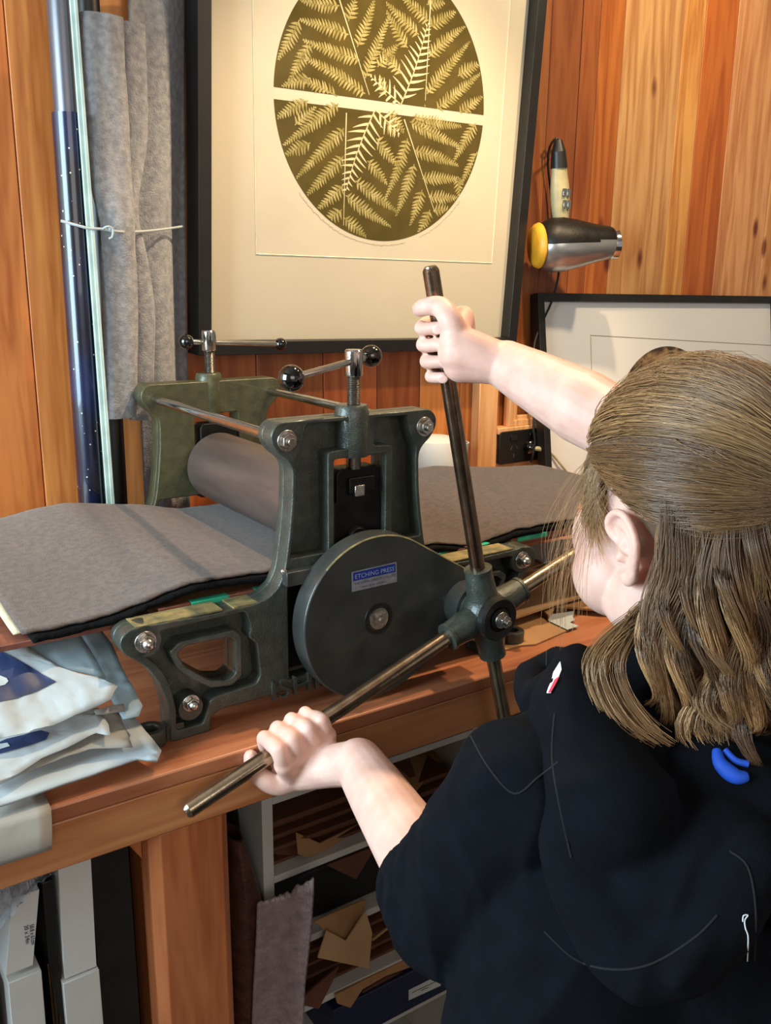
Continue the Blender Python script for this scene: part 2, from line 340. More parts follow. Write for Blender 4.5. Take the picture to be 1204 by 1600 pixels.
b = B(); fx0, fx1, fz0, fz1, fy = 1.535, 1.70, 1.0365, 1.165, 1.690
wfm = thing('wooden_frame', (fx0, fy, fz0), 'small unfinished wooden frame standing on the ledge above the outlet', 'frame')
for k_, (in_, th_) in enumerate(((0, .022), (.016, .016))):
    q_ = plate([[(fx0+in_, fz0+in_*.6), (fx1-in_, fz0+in_*.6), (fx1-in_, fz1-in_), (fx0+in_, fz1-in_)], [(fx0+in_+.016, fz0+in_*.6+.014), (fx1-in_-.016, fz0+in_*.6+.014), (fx1-in_-.016, fz1-in_-.014), (fx0+in_+.016, fz1-in_-.014)]], th_, .0015); q_.transform(Matrix.Translation((0, fy+.015-th_/2+.008, 0))); b.mesh(q_)
b.out('moulding', M['ply'], wfm, smooth=30)
# ------------------------------------------------------------ workbench
YF = .99
bench = thing('workbench', (.9, 1.35, ZF), 'long varnished timber workbench carrying the etching press', 'workbench')
b = B(); b.box((-.7, YF, ZB-.022), (2.3, 1.695, ZB)); b.out('bench_top', M['benchtop'], bench, bevel=.003)
b = B(); b.box((-.7, YF+.002, ZB-.085), (2.3, YF+.03, ZB-.0225)); b.out('front_rail', M['bench'], bench, bevel=.002)
b = B(); b.box((-.7, 1.64, ZB-.09), (2.3, 1.66, ZB-.023)); b.out('back_rail', M['bench'], bench)
def leg(x0, x1, y0, y1):
    b = B(); c = .012
    L = [(x0+c, y0), (x1-c, y0), (x1, y0+c), (x1, y1), (x0, y1), (x0, y0+c)]
    b.slab([(x, y, ZF) for x, y in L], (0, 0, ZB-.086-ZF)); b.box((x0+.002, y0+.03, ZB-.0859), (x1-.002, y1, ZB-.023)); return b.out('leg', M['leg'], bench, bevel=.0015)
leg(.335, .443, YF+.004, 1.085); leg(1.75, 1.86, YF+.004, 1.085); leg(.335, .443, 1.56, 1.638); leg(1.75, 1.86, 1.56, 1.638)
# small triangular bracket beside the leg
b = B(); b.slab([(.334, 1.03, .712), (.334, 1.05, .712), (.310, 1.05, .712), (.310, 1.03, .712)], (0, 0, .001)); b.slab([(.334, 1.03, .712), (.305, 1.03, .712), (.334, 1.03, .665)], (0, .02, 0)); b.out('corner_bracket', M['leg'], bench)

# ------------------------------------------------------------ etching press
X0 = .6845
press = thing('etching_press', (X0, 1.32, ZB), 'green cast iron etching press with a four handled wheel on the bench', 'printing press')
half = [(0, .411), (-.122, .411), (-.131, .405), (-.136, .395), (-.1345, .383), (-.125, .369), (-.112, .359), (-.106, .350), (-.1045, .34), (-.106, .30), (-.111, .255), (-.117, .217), (-.121, .200), (-.130, .184), (-.146, .172), (-.17, .167), (-.22, .166), (-.30, .168), (-.335, .169), (-.347, .163), (-.352, .152), (-.348, .138), (-.335, .128), (-.318, .112), (-.304, .088), (-.295, .06), (-.291, .035), (-.293, 0), (-.236, 0), (-.236, .02), (-.22, .028), (0, .028)]
mir = lambda L: [(-x, z) for x, z in L]
full = half[1:] + mir(half[1:])[::-1]
ctr = [(-.115, .045), (-.115, .205), (.115, .205), (.115, .045)]
low_win = [(-.278, .122), (-.266, .130), (-.205, .129), (-.196, .122), (-.196, .074), (-.209, .067), (-.233, .073), (-.250, .087), (-.268, .102)]
def grow(L, d):
    c = V((sum(p[0] for p in L)/len(L), sum(p[1] for p in L)/len(L))); return [tuple(c+(V(p)-c)*(1+d/(V(p)-c).length)) for p in L]
up_win = [(-.038, .20), (-.038, .352), (.041, .352), (.041, .20)]
up_win_cl = [(-.040, .228), (-.040, .353), (.046, .353), (.046, .228)]
rim_o = [(-.049, .222), (-.049, .363), (.057, .363), (.057, .222)]
# pockets (recessed areas) of the upper column, left and right of the window rim
pk_l = [(-.050, .222), (-.050, .364), (-.018, .366), (-.018, .405), (-.083, .405), (-.087, .385), (-.094, .368), (-.100, .357), (-.0985, .34), (-.100, .30), (-.105, .255), (-.1105, .222)]
pk_r = [(.058, .222), (.058, .364), (.026, .366), (.026, .405), (.083, .405), (.087, .385), (.094, .368), (.100, .357), (.0985, .34), (.100, .30), (.105, .255), (.1105, .222)]
lowpocket = [(-.310, .150), (-.296, .158), (-.180, .160), (-.176, .150), (-.172, .135), (-.176, .122), (-.164, .110), (-.160, .062), (-.166, .052), (-.228, .048), (-.236, .044), (-.240, .030), (-.246, .014), (-.284, .014), (-.283, .045), (-.288, .075), (-.296, .098), (-.308, .116), (-.322, .130)]
win_ring = grow(low_win, .011)
def side_frame(name, yface, sgn, m):
    """sgn=+1: ribs face the viewer at yface; -1: mirrored"""
    b = B()
    def pl(loops, y0, y1, bev=.0018):
        me = plate([rnd(L, .004, 2) if len(L) < 60 else L for L in loops], abs(y1-y0), bev)
        me.transform(Matrix.Translation((X0, yface+sgn*(y0+y1)/2, ZB))); b.mesh(me)
    wl = [low_win, mir(low_win)]
    fr = rnd(full, .006, 3)
    pl([fr, up_win_cl, ctr] + wl, .026, .040)                                       # web
    holes = [pk_l, pk_r, up_win_cl, ctr] 
    pl([fr] + holes + [lowpocket, win_ring, low_win] + [mir(lowpocket), mir(win_ring), mir(low_win)], 0, .027)
    # nut bosses at the lower nuts and the screw boss
    b.mesh(bosses(yface, sgn))
    return b.out(name, m, press, smooth=40)
def bosses(yface, sgn):
    t = B()
    for s in (-1, 1):
        t.cone((X0+s*.319, yface+sgn*.0, ZB+.148), (X0+s*.319, yface+sgn*.028, ZB+.148), .021, .023)
        t.cone((X0+s*.262, yface+sgn*.002, ZB+.040), (X0+s*.262, yface+sgn*.028, ZB+.040), .017, .019)
    yc = yface+sgn*.018
    t.lathe((X0, yc, ZB+.352), (0, 0, 1), [(0, 0), (0, .0235), (.004, .0245), (.060, .0245), (.070, .0225), (.072, .021), (.072, 0)])
    bmesh.ops.recalc_face_normals(t.bm, faces=t.bm.faces)
    me = bpy.data.meshes.new('b'); t.bm.to_mesh(me); t.bm.free(); return me
sf = side_frame('side_frame', 1.06, 1, M['green'])
rf = side_frame('side_frame', 1.58, -1, M['olive']); rf['label'] = 'olive side frame at the back'
# foot lugs with bolt holes
for s in (-1, 1):
    me = plate([[(math.cos(a)*.021, math.sin(a)*.021) for a in np.linspace(0, 2*math.pi, 25)[:-1]], [(math.cos(a)*.011, math.sin(a)*.011) for a in np.linspace(0, 2*math.pi, 17)[:-1]]], .022, .002)
    me.transform(Matrix.Rotation(-math.pi/2, 4, 'X')); me.transform(Matrix.Translation((X0+s*.316, 1.072, ZB+.0115))); b = B(); b.mesh(me)
    b.box((X0+s*.284-.012, 1.064, ZB+.001), (X0+s*.284+.012, 1.082, ZB+.022)); b.out('foot_lug', M['green'], press)
# hex nuts on studs
def nut(c, r, ax=(0, -1, 0), name='nut', m='steel', dome=False, par_=None, h=.008):
    c = V(c); a = V(ax).normalized(); b = B(); b.cone(c, c+a*.002, r*1.25, seg=28); b.cone(c+a*.002, c+a*(.002+h), r, r*.97, seg=6)
    if dome: b.ball(c+a*(.002+h*1.05), r*.72, seg=16)
    else: b.cone(c+a*(.002+h), c+a*(.002+h*1.7), r*.48, seg=16)
    return b.out(name, M[m], par_ or press, smooth=30, bevel=.0006)
for s in (-1, 1):
    nut((X0+s*.113, 1.0598, ZB+.386), .0115); nut((X0+s*.319, 1.0598, ZB+.148), .0115, dome=True); nut((X0+s*.262, 1.062, ZB+.048), .0095, dome=True)
    nut((X0+s*.113, 1.5802, ZB+.386), .0115, (0, 1, 0)); nut((X0+s*.319, 1.5802, ZB+.148), .0115, (0, 1, 0))
    b = B(); b.cone((X0+s*.113, 1.088, ZB+.386), (X0+s*.113, 1.552, ZB+.386), .0078, seg=20); b.out('tie_rod', M['chrome'], press)
    b = B(); b.cone((X0+s*.319, 1.088, ZB+.148), (X0+s*.319, 1.552, ZB+.148), .0078, seg=20); b.out('tie_rod', M['steel'], press)
# bearing blocks and pressure screws
for yc, sg in ((1.078, 1), (1.562, -1)):
    b = B(); y0, y1 = sorted((yc-sg*.008, yc+sg*.024))
    me = plate([rnd([(-.036, .20), (-.036, .285), (-.031, .287), (-.031, .327), (-.026, .335), (.036, .335), (.041, .328), (.041, .287), (.0445, .285), (.0445, .20)], .002, 2)], y1-y0, .0015)
    me.transform(Matrix.Translation((X0+.001, (y0+y1)/2, ZB))); b.mesh(me)
    yy = yc-sg*.008
    b.box((X0-.012, yy-sg*.006 if sg > 0 else yy, ZB+.300), (X0+.030, yy if sg > 0 else yy+.006, ZB+.322)); 
    b.cone((X0+.002, yy, ZB+.235), (X0+.002, yy-sg*.009, ZB+.235), .016, .014)
    b.out('bearing_block', M['dark'], press, bevel=.001)
    b = B(); b.box((X0-.006, min(yy-sg*.007, yy-sg*.011), ZB+.296), (X0+.010, max(yy-sg*.007, yy-sg*.011), ZB+.312)); b.out('square_bolt', M['steel'], press, bevel=.001)
    ps = B(); ps.cone((X0+.003, yc, ZB+.333), (X0+.003, yc, ZB+.372), .0105); ps.cone((X0+.003, yc, ZB+.372), (X0+.003, yc, ZB+.468), .0088)
    z = ZB+.424
    while z < ZB+.460: ps.cone((X0+.003, yc, z), (X0+.003, yc, z+.0012), .0088, .0096, seg=20); ps.cone((X0+.003, yc, z+.0012), (X0+.003, yc, z+.0024), .0096, .0088, seg=20); z += .0024
    scr = ps.out('pressure_screw', M['threads'], press, smooth=50)
    b = B(); b.lathe((X0+.003, yc, ZB+.463), (0, 0, 1), [(0, 0), (0, .0115), (.002, .0128), (.034, .0128), (.0365, .011), (.037, 0)]); b.out('screw_cap', M['chrome'], scr)
    if sg > 0:
        c = V((X0+.003, yc, ZB+.484)); l = at(455, 591, y=1.035); r = c+(c-l)*.31
    else:
        c = V((X0-.004, yc, ZB+.478)); l = at(291, 534, y=1.56); r = at(438, 538, y=1.59)
    b = B(); b.cone(l, r, .0048, seg=16); b.out('tommy_bar', M['chrome'], scr)
    for e, rr in ((l, .0172 if sg > 0 else .0135), (r, .0155 if sg > 0 else .0125)):
        b = B(); b.ball(e, rr, seg=32); b.out('ball_knob', M['blackball'], scr)
# rollers
b = B(); b.lathe((X0, 1.106, ZB+.257), (0, 1, 0), [(0, 0), (0, .055), (.004, .0615), (.424, .0615), (.428, .055), (.428, 0)], 96); b.out('top_roller', M['roller'], press)
b = B(); b.lathe((X0, 1.106, ZB+.090), (0, 1, 0), [(0, 0), (0, .058), (.003, .0605), (.425, .0605), (.428, .058), (.428, 0)], 64); b.out('bottom_roller', M['dark'], press)
b = B(); b.box((X0-.105, 1.096, ZB+.04), (X0+.105, 1.103, ZB+.2)); b.out('dark_interior_sheet', M['black'], press)  # black sheet painting the dark interior behind the frame's centre opening
# bed
b = B(); b.box((.198, 1.113, ZB+.152), (1.50, 1.527, ZB+.160)); b.out('press_bed', M['redbrown'], press, bevel=.001)
# side strap and bolt on the frame's shoulder
b = B(); b.box((X0-.124, 1.045, ZB+.188), (X0-.02, 1.0595, ZB+.208)); b.out('cover_strap', M['cover'], press, bevel=.001)
b = B(); b.ball((X0-.1215, 1.0585, ZB+.2065), (.005, .004, .005)); b.out('strap_rivet', M['steel'], press)
# cast letters
me = textmesh('ISHIN', .04, .0035, Matrix()); me.transform(fitM(me, (at(424.5, 1088, y=1.058).x, 1.0585, ZB+.021), (1, 0, 0), (0, 0, 1), .112, .028))
b = B(); b.mesh(me); b.out('cast_lettering', M['green'], press, smooth=0)
# worn yellow paint on the ledges of the frame
b = B()
b.box((X0-.330, 1.061, ZB+.1675), (X0-.212, 1.098, ZB+.1695)); b.box((X0-.196, 1.061, ZB+.1665), (X0-.155, 1.098, ZB+.1690)); b.out('worn_ledge_paint', M['tape'], press)
b = B(); b.box((X0+.15, 1.061, ZB+.1685), (X0+.300, 1.098, ZB+.1705)); b.out('worn_ledge_paint', M['tape'], press)
# gear cover (teardrop)
gc = V((.690, 0, .927)); hb = V((.846, 0, .922)); r1, r2 = .1215, .045
dx = (hb-gc).length; al = math.acos((r1-r2)/dx); base = math.atan2(hb.z-gc.z, hb.x-gc.x)
L = [(gc.x+math.cos(a)*r1, gc.z+math.sin(a)*r1) for a in np.linspace(base+al, base-al+2*math.pi, 64)] + [(hb.x+math.cos(a)*r2, hb.z+math.sin(a)*r2) for a in np.linspace(base-al, base+al, 24)]
me = plate([L], .034, .0025); me.transform(Matrix.Translation((0, 1.032, 0))); b = B(); b.mesh(me); cov = b.out('gear_cover', M['cover'], press, smooth=40)
# rim line painting the warm lamp highlight along the top edge
b = B(); b.tube([(gc.x+math.cos(a)*(r1-.0016), 1.0162, gc.z+math.sin(a)*(r1-.0016)) for a in np.linspace(base+al, math.radians(135), 24)] , .0016, 6); b.tube([(gc.x+math.cos(base+al)*(r1-.0016), 1.0162, gc.z+math.sin(base+al)*(r1-.0016)), (hb.x+math.cos(base+al)*(r2-.0016), 1.0162, hb.z+math.sin(base+al)*(r2-.0016))], .0016, 6); b.out('rim_highlight', M['tape'], cov)
b = B(); b.lathe((gc.x, 1.0155, gc.z-.001), (0, -1, 0), [(0, .024), (.0015, .0235), (.0015, .018), (-.001, .017), (-.001, 0)]); b.out('bolt_recess', M['black'], cov)
b = B(); b.lathe((gc.x, 1.0165, gc.z-.001), (0, -1, 0), [(0, .0165), (.003, .0158), (.0035, 0)]); b.cone((gc.x, 1.0135, gc.z-.001), (gc.x, 1.0065, gc.z-.001), .0078, .0072, seg=6); b.cone((gc.x, 1.0065, gc.z-.001), (gc.x, 1.0035, gc.z-.001), .004, seg=12); b.out('axle_bolt', M['steel'], cov, smooth=30)
# sticker
def qpt(px, py, yo=0): return at(px, py, y=1.0148-yo)
def bil(q, s, t): return q[0]*(1-s)*(1-t)+q[1]*s*(1-t)+q[2]*s*t+q[3]*(1-s)*t
Q = [qpt(549.5, 925), qpt(620, 909), qpt(619, 878), qpt(549, 894)]
stk = B(); stk.slab(Q, (0, -.0003, 0)); st = stk.out('maker_label', M['stickergrey'], cov, smooth=0)
b = B(); b.slab([bil(Q, .03, .53)+V((0, -.0004, 0)), bil(Q, .97, .53)+V((0, -.0004, 0)), bil(Q, .97, .95)+V((0, -.0004, 0)), bil(Q, .03, .95)+V((0, -.0004, 0))], (0, -.0002, 0)); b.out('blue_band', M['stickerblue'], st, smooth=0)
uq = (Q[1]-Q[0]); vq = (Q[3]-Q[0]); WQ = uq.length; HQ = vq.length
for txt, s0, t0, wd, ht, mm in (('ETCHING PRESS', .07, .62, .86, .22, 'stickertext'), ('THE JOHN DIRECT CO.,LTD', .04, .29, .92, .16, 'greytext'), ('MADE IN JAPAN', .22, .07, .52, .13, 'greytext')):
    me = textmesh(txt, .01, 0, Matrix()); me.transform(fitM(me, bil(Q, s0, t0)+V((0, -.0008, 0)), uq, vq, WQ*wd, HQ*ht)); b = B(); b.mesh(me); b.out('label_text', M[mm], st, smooth=0)
# hand wheel: hub with four sockets and four bars
HUB = at(757, 957, y=.962)
wh = B()
wh.lathe((HUB.x, 1.016, HUB.z), (0, -1, 0), [(0, 0), (0, .034), (.004, .036), (.03, .034), (.034, .0), ]); wh.out('axle_collar', M['cover'], press)
ends = {'top': at(672, 418, y=.962), 'left': at(290, 1268, y=.962), 'bottom': at(800, 1190, y=.962), 'right': at(915, 855, y=.962)}
hw = B(); hw.ball(HUB, (.036, .034, .036)); hw.cone(HUB+V((0, .045, 0)), HUB, .026, .030)
for k, e in ends.items():
    d = (e-HUB).normalized(); s0 = HUB+d*.024; s1 = HUB+d*.068
    hw.cone(s0, s1, .0235, .0195, seg=28); hw.cone(s1, s1+d*.005, .0205, .0205, seg=28)
hub = hw.out('wheel_hub', M['green'], press, smooth=40)
hc = HUB+V((.0, -.034, .0)); b = B(); b.lathe(hc+V((0, .012, 0)), (0, -1, 0), [(0, .0), (0, .033), (.010, .033), (.013, .030), (.012, .019), (.009, .018), (.009, 0)]); b.out('hub_disc', M['black'], hub)
b = B(); b.lathe(hc+V((0, .002, 0)), (0, -1, 0), [(0, 0), (0, .0165), (.004, .0165), (.005, .015), (.005, 0)]); b.out('washer', M['dark'], hub)
nut(hc+V((0, -.003, 0)), .0098, par_=hub, name='hub_nut', h=.009)
BR = .0108
for k, e in ends.items():
    d = (e-HUB).normalized(); b = B(); b.cone(HUB+d*.066, e-d*.004, BR, seg=28); b.cone(e-d*.004, e, BR, BR*.8, seg=28)
    hd = b.out('handle_bar', M['bronze'] if k == 'top' else M['polished'], hub, smooth=40)
    b = B(); b.cone(e-d*.001, e+d*.0015, BR*.78, BR*.7, seg=28); b.out('bar_end_cap', M['chrome'], hd)

# ------------------------------------------------------------ press blankets and board on the bed
def interp(prof, x):
    if x <= prof[0][0]: return prof[0][1]
    for (a, za), (c, zc) in zip(prof, prof[1:]):
        if x <= c:
            t = (x-a)/(c-a); t = t*t*(3-2*t)*.35+t*.65; return za+(zc-za)*t
    return prof[-1][1]
near = [(.213, .974), (.281, .973), (.329, .976), (.363, .981), (.389, .987), (.452, .999), (.572, .994), (.66, .9915), (.72, .9915), (.85, .990), (.942, .974), (.983, .979), (1.026, .986), (1.146, .986), (1.45, .975)]
far = [(.213, 1.010), (.301, 1.018), (.352, 1.026), (.398, 1.029), (.512, 1.012), (.60, .9925), (.75, .9915), (.95, .995), (1.05, 1.006), (1.166, 1.009), (1.254, .997), (1.366, .985), (1.464, .979), (1.56, .955)]
def blanket(name, x0, x1, y0, y1, dz, th, m, rough_edge=0, nx=150, ny=36, x1f=None):
    g = bmesh.new(); P = []
    for j in range(ny+1):
        t = j/ny
        row = []
        for i in range(nx+1):
            xe = x1+(x1f-x1)*t if x1f else x1
            x = x0+(xe-x0)*i/nx; y = y0+(y1-y0)*t
            s = t*t*(3-2*t)
            z = interp(near, x)*(1-s)+interp(far, x)*s+dz
            if name != 'x' and abs(x-X0) < .04: z = min(z, .9915+dz)
            y += (noise.noise(V((x*40, t*2, dz*900)))*rough_edge+noise.noise(V((x*170, t*2, dz*900)))*rough_edge*.6) if j in (0,) else 0
            row.append(g.verts.new((x, y, z)))
        P.append(row)
    for j in range(ny):
        for i in range(nx): g.faces.new((P[j][i], P[j][i+1], P[j+1][i+1], P[j+1][i]))
    me = bpy.data.meshes.new(name); g.to_mesh(me); g.free(); o = link(name, me, m)
    me.polygons.foreach_set('use_smooth', [True]*len(me.polygons))
    s = o.modifiers.new('s', 'SOLIDIFY'); s.thickness = th; s.offset = -1; return o
tag(blanket('press_blanket', .230, 1.44, 1.108, 1.512, 0, .0026, M['felt'], .006, x1f=1.5), 'grey brown wool press blanket, the uppermost layer under the roller', 'blanket', 'press blankets')
tag(blanket('press_blanket', .222, 1.44, 1.119, 1.52, -.0028, .0022, M['feltcream'], .001, x1f=1.5), 'thin cream blanket peeping out along the back edge of the bed', 'blanket', 'press blankets')
tag(blanket('press_blanket', .24, 1.445, 1.099, 1.515, -.0052, .007, M['feltblack'], .005, x1f=1.5), 'black fuzzy edged felt under the grey press blanket', 'blanket', 'press blankets')
brd = thing('striped_board', (.80, 1.3, .961), 'thin board with brown and teal taped edge lying on the press bed', 'board')
b = B(); b.box((.395, 1.104, .9612), (1.48, 1.51, .9640)); b.out('board_sheet', M['card'], brd)
b = B(); xs = [.40, .445, .50, .54, .60, .66, .72, .80, .88, .93, .99, 1.03, 1.10, 1.16, 1.24, 1.30, 1.38, 1.46]
for i in range(len(xs)-1):
    b.mi = i % 2; b.box((xs[i], 1.100, .9642), (xs[i+1], 1.113, .9722))
b.out('taped_edge', [M['redbrown'], M['teal']], brd, bevel=.001)

# ------------------------------------------------------------ big fern picture on the wall
class Plane:
    def __init__(s, o, u, v): s.o = V(o); s.u = V(u).normalized(); s.v = (V(v)-s.u*V(v).dot(s.u)).normalized(); s.n = s.u.cross(s.v)
    def px(s, x, y, c=-.0295): p = at(x, y, plane=(s.o+s.n*c, s.n))-s.o-s.n*c; return (p.dot(s.u), p.dot(s.v))
    def p(s, a, b, c=0): return s.o+s.u*a+s.v*b+s.n*c
    def box(s, bb, a0, b0, c0, a1, b1, c1):
        L = [s.p(a0, b0, c0), s.p(a1, b0, c0), s.p(a1, b1, c0), s.p(a0, b1, c0)]; bb.slab(L, s.n*(c1-c0))
def frame_build(P, W, H, fw, dep, root, m, inner=.004):
    b = B()
    O = [(0, 0), (W, 0), (W, H), (0, H)]; I = [(fw, fw), (W-fw, fw), (W-fw, H-fw), (fw, H-fw)]
    for i in range(4):
        j = (i+1) % 4; L = [O[i], O[j], I[j], I[i]]
        b.slab([P.p(x, z, 0) for x, z in L], P.n*-dep)
    return b.out('frame', m, root, smooth=0, bevel=.001)
r_ = math.radians
t8 = math.tan(r_(2.5))
A_BL = at(311, 556, y=1.658)
PA = Plane(A_BL, (math.cos(.02), 0, -math.sin(.02)), (-.006, -t8, 1))
WA = PA.px(806, 546, 0)[0]; HA = 1.0
pic = thing('framed_print', A_BL, 'large black framed olive fern print in an oval hanging above the press', 'picture')
frame_build(PA, WA, HA, .026, .055, pic, M['black'])
b = B(); PA.box(b, .024, .024, -.030, WA-.024, HA-.024, -.034); b.out('mount_board', M['mat'], pic, smooth=0)
b = B(); PA.box(b, .024, .024, -.010, WA-.024, HA-.024, -.012); b.out('glass_pane', M['glass'], pic, smooth=0)
b = B(); PA.box(b, .05, .05, -.042, WA-.05, HA-.05, -.046); b.out('backing', M['card'], pic, smooth=0)
m1 = PA.px(400, 397); m2 = PA.px(768, 411); m3 = PA.px(790, 0)
x0, x1_, z0 = m1[0], m2[0], (m1[1]+m2[1])/2
b = B(); tl = (PA.px(391, 0)[0]); tr = PA.px(790, 0)
L = [(x0, m1[1]), (x1_, m2[1]), (tr[0]+.01, HA-.08), (tl-.004, HA-.08)]
for i in range(4):
    p, q = V(L[i]), V(L[(i+1) % 4]); b.tube([PA.p(p.x, p.y, -.0295), PA.p(q.x, q.y, -.0295)], .0011, 4)
b.out('mount_bevel', M['gold'], pic, smooth=0)
b = B(); L2 = [PA.p(x, z, -.0298) for x, z in L]; b.slab(L2, PA.n*.0002); b.out('print_paper', M['printpaper'], pic, smooth=0)
_l = PA.px(427, 150); _r = PA.px(755, 182); _b = PA.px(600, 377); oc = ((_l[0]+_r[0])/2, (_l[1]+_r[1])/2+.004); oa = (_r[0]-_l[0])/2; ob = oc[1]-_b[1]
c1 = PA.px(428, 141); c2 = PA.px(755, 187)
def ell(a): return V((oc[0]+oa*math.cos(a), oc[1]+ob*math.sin(a)))
g0 = V(c1); g1 = V(c2); gd = (g1-g0).normalized(); gn = V((-gd.y, gd.x))
gh = .0050
def side(p): return (V(p)-g0).dot(gn)
halfs = []
for sgn in (1, -1):
    pts = [ell(a) for a in np.linspace(0, 2*math.pi, 160, endpoint=False)]
    pts = [p for p in pts if sgn*side(p) > gh]
    # order along the arc starting after the gap
    cc = V(oc); pts.sort(key=lambda p: (math.atan2((p-cc).dot(gn)*sgn, (p-cc).dot(gd))) )
    b = B(); b.slab([PA.p(p.x, p.y, -.0294) for p in pts], PA.n*.0001); b.out('oval_half', M['ink'], pic, smooth=0)
def inside(p):
    return ((p[0]-oc[0])/oa)**2+((p[1]-oc[1])/ob)**2 < .985 and abs(side(p)) > gh
def c5(x, y): return V(PA.px(380+x/2.867, y/2.867))
fl = B(); fd = B()
def leaf(bb, p, d, ln, wd, lay):
    n = V((-d.y, d.x)); pts = []
    K = 5
    for k in range(K+1):
        t = k/K; w_ = wd*(1-.85*t**1.6)*(.75 if k == 0 else 1); c = p+d*ln*t+n*(ln*.10*t*t)
        pts.append((c+n*w_, c-n*w_))
    if not (inside(p+d*ln) and inside(p+d*ln*.5)): 
        if not inside(p): return
        pts = [q for q in pts if inside(q[0]) and inside(q[1])]
        if len(pts) < 2: return
    vs = [(bb.bm.verts.new(PA.p(a.x, a.y, lay)), bb.bm.verts.new(PA.p(c.x, c.y, lay))) for a, c in pts]
    for i in range(len(vs)-1): bb.bm.faces.new((vs[i][1], vs[i+1][1], vs[i+1][0], vs[i][0]))
def frond(a, c, wd=34, big=False, step=None, lay=-.0291, taper=True, bend=0.0):
    a = c5(*a) if not isinstance(a, V) else a; c = c5(*c) if not isinstance(c, V) else c
    bb = fl if big else fd
    px = oa/468.0
    D = c-a; ln = D.length; d = D.normalized(); n = V((-d.y, d.x)); w_ = wd*px; st = (step or (30 if big else 15.5))*px
    k = 0; t = st*.6
    bb2 = fl if big else fd
    N = 12; pr_ = None
    for i in range(N+1):
        u = i/N; q = a+D*u+n*(bend*ln*math.sin(u*math.pi)); hw = (2.6 if big else 2.0)*px*(1-.6*u)
        if inside(q):
            vv = (bb2.bm.verts.new(PA.p(*(q+n*hw), lay)), bb2.bm.verts.new(PA.p(*(q-n*hw), lay)))
            if pr_: bb2.bm.faces.new((pr_[1], vv[1], vv[0], pr_[0]))
            pr_ = vv
        else: pr_ = None
    while t < ln:
        u = t/ln; q = a+D*u+n*(bend*ln*math.sin(u*math.pi))
        s = (math.sin(min(u*3.2, 1)*math.pi/2)*.35+.65)*(1-u**1.5*.85) if taper else 1
        lw = w_*s*random.uniform(.88, 1.1)
        for sg in (1, -1):
            dirn = (n*sg*.92+d*random.uniform(.35, .6)).normalized()
            if inside(q): leaf(bb, q+d*(st*.3 if sg < 0 else 0), dirn, lw, (5.6 if big else 5.6)*px*(.6+.4*s), lay)
        t += st*(1-.35*u)
fr_up = [((470, 155), (255, 90)), ((520, 270), (265, 180)), ((545, 420), (250, 250)), ((420, 430), (262, 352)), ((250, 90), (150, 270)), ((300, 195), (205, 370)), ((430, 25), (262, 5)), ((470, 95), (500, 0)), ((510, 210), (585, 0)), ((545, 350), (655, 70)), ((735, 215), (640, 50)), ((785, 155), (640, 15)), ((830, 95), (705, -20)), ((705, 330), (620, 215)), ((835, 120), (950, 50)), ((830, 255), (990, 120)), ((822, 420), (1010, 190)), ((865, 490), (1060, 330)), ((965, 510), (1070, 430)), ((960, 340), (1062, 280)), ((640, 430), (610, 350)), ((820, 20), (900, 10)), ((300, 350), (180, 385)), ((600, 300), (690, 200))]
fr_lo = [((290, 450), (150, 530)), ((425, 465), (180, 650)), ((450, 575), (235, 800)), ((448, 700), (278, 880)), ((447, 830), (330, 940)), ((300, 640), (190, 695)), ((745, 545), (985, 665)), ((765, 675), (962, 742)), ((800, 800), (975, 805)), ((830, 882), (962, 886)), ((850, 945), (940, 945)), ((760, 520), (975, 565)), ((1040, 550), (940, 725)), ((1062, 650), (970, 830)), ((735, 620), (635, 890)), ((765, 735), (683, 968)), ((800, 850), (748, 1005)), ((835, 940), (780, 1050)), ((595, 620), (690, 740)), ((555, 720), (640, 820)), ((500, 810), (690, 950)), ((458, 875), (655, 1012)), ((450, 975), (550, 1062)), ((440, 940), (370, 990)), ((640, 550), (680, 600)), ((650, 500), (720, 590)), ((960, 790), (968, 880)), ((230, 560), (320, 480))]
for a, c in fr_up+fr_lo: frond(a, c, 36, False, bend=random.uniform(-.03, .03))
for a, c in (((430, 0), (575, 462)), ((838, 0), (812, 490)), ((462, 458), (448, 1010)), ((705, 490), (870, 992))): frond(a, c, 3, True, step=400, lay=-.0289)
frond((705, 468), (822, 118), 88, True, step=31, lay=-.0288, bend=-.03)
frond((590, 490), (458, 855), 88, True, step=31, lay=-.0288, bend=-.03)
frond((700, 465), (575, 350), 60, True, step=30, lay=-.0287); frond((590, 490), (700, 600), 60, True, step=30, lay=-.0287)
fd.out('fern_fronds', M['fern'], pic, smooth=0, normals=False); fl.out('pale_fern_fronds', M['fernl'], pic, smooth=0, normals=False)
# fine handwriting along the oval
for a, a_end in ((math.radians(222), math.radians(284)), (math.radians(293), math.radians(318))):
    pts = []
    while a < a_end:
        for k in range(14):
            aa = a+.006*k; q = V((oc[0]+(oa+.009)*math.cos(aa), oc[1]+(ob+.009)*math.sin(aa))); rr = V((math.cos(aa), math.sin(aa))); q += rr*(random.uniform(-.0022, .0022) if k < 11 else -.0005); pts.append(PA.p(q.x, q.y, -.0293))
        a += .084
    b = B(); b.tube(pts, .00022, 4); b.out('pencil_inscription', M['pencil'], pic, smooth=0)


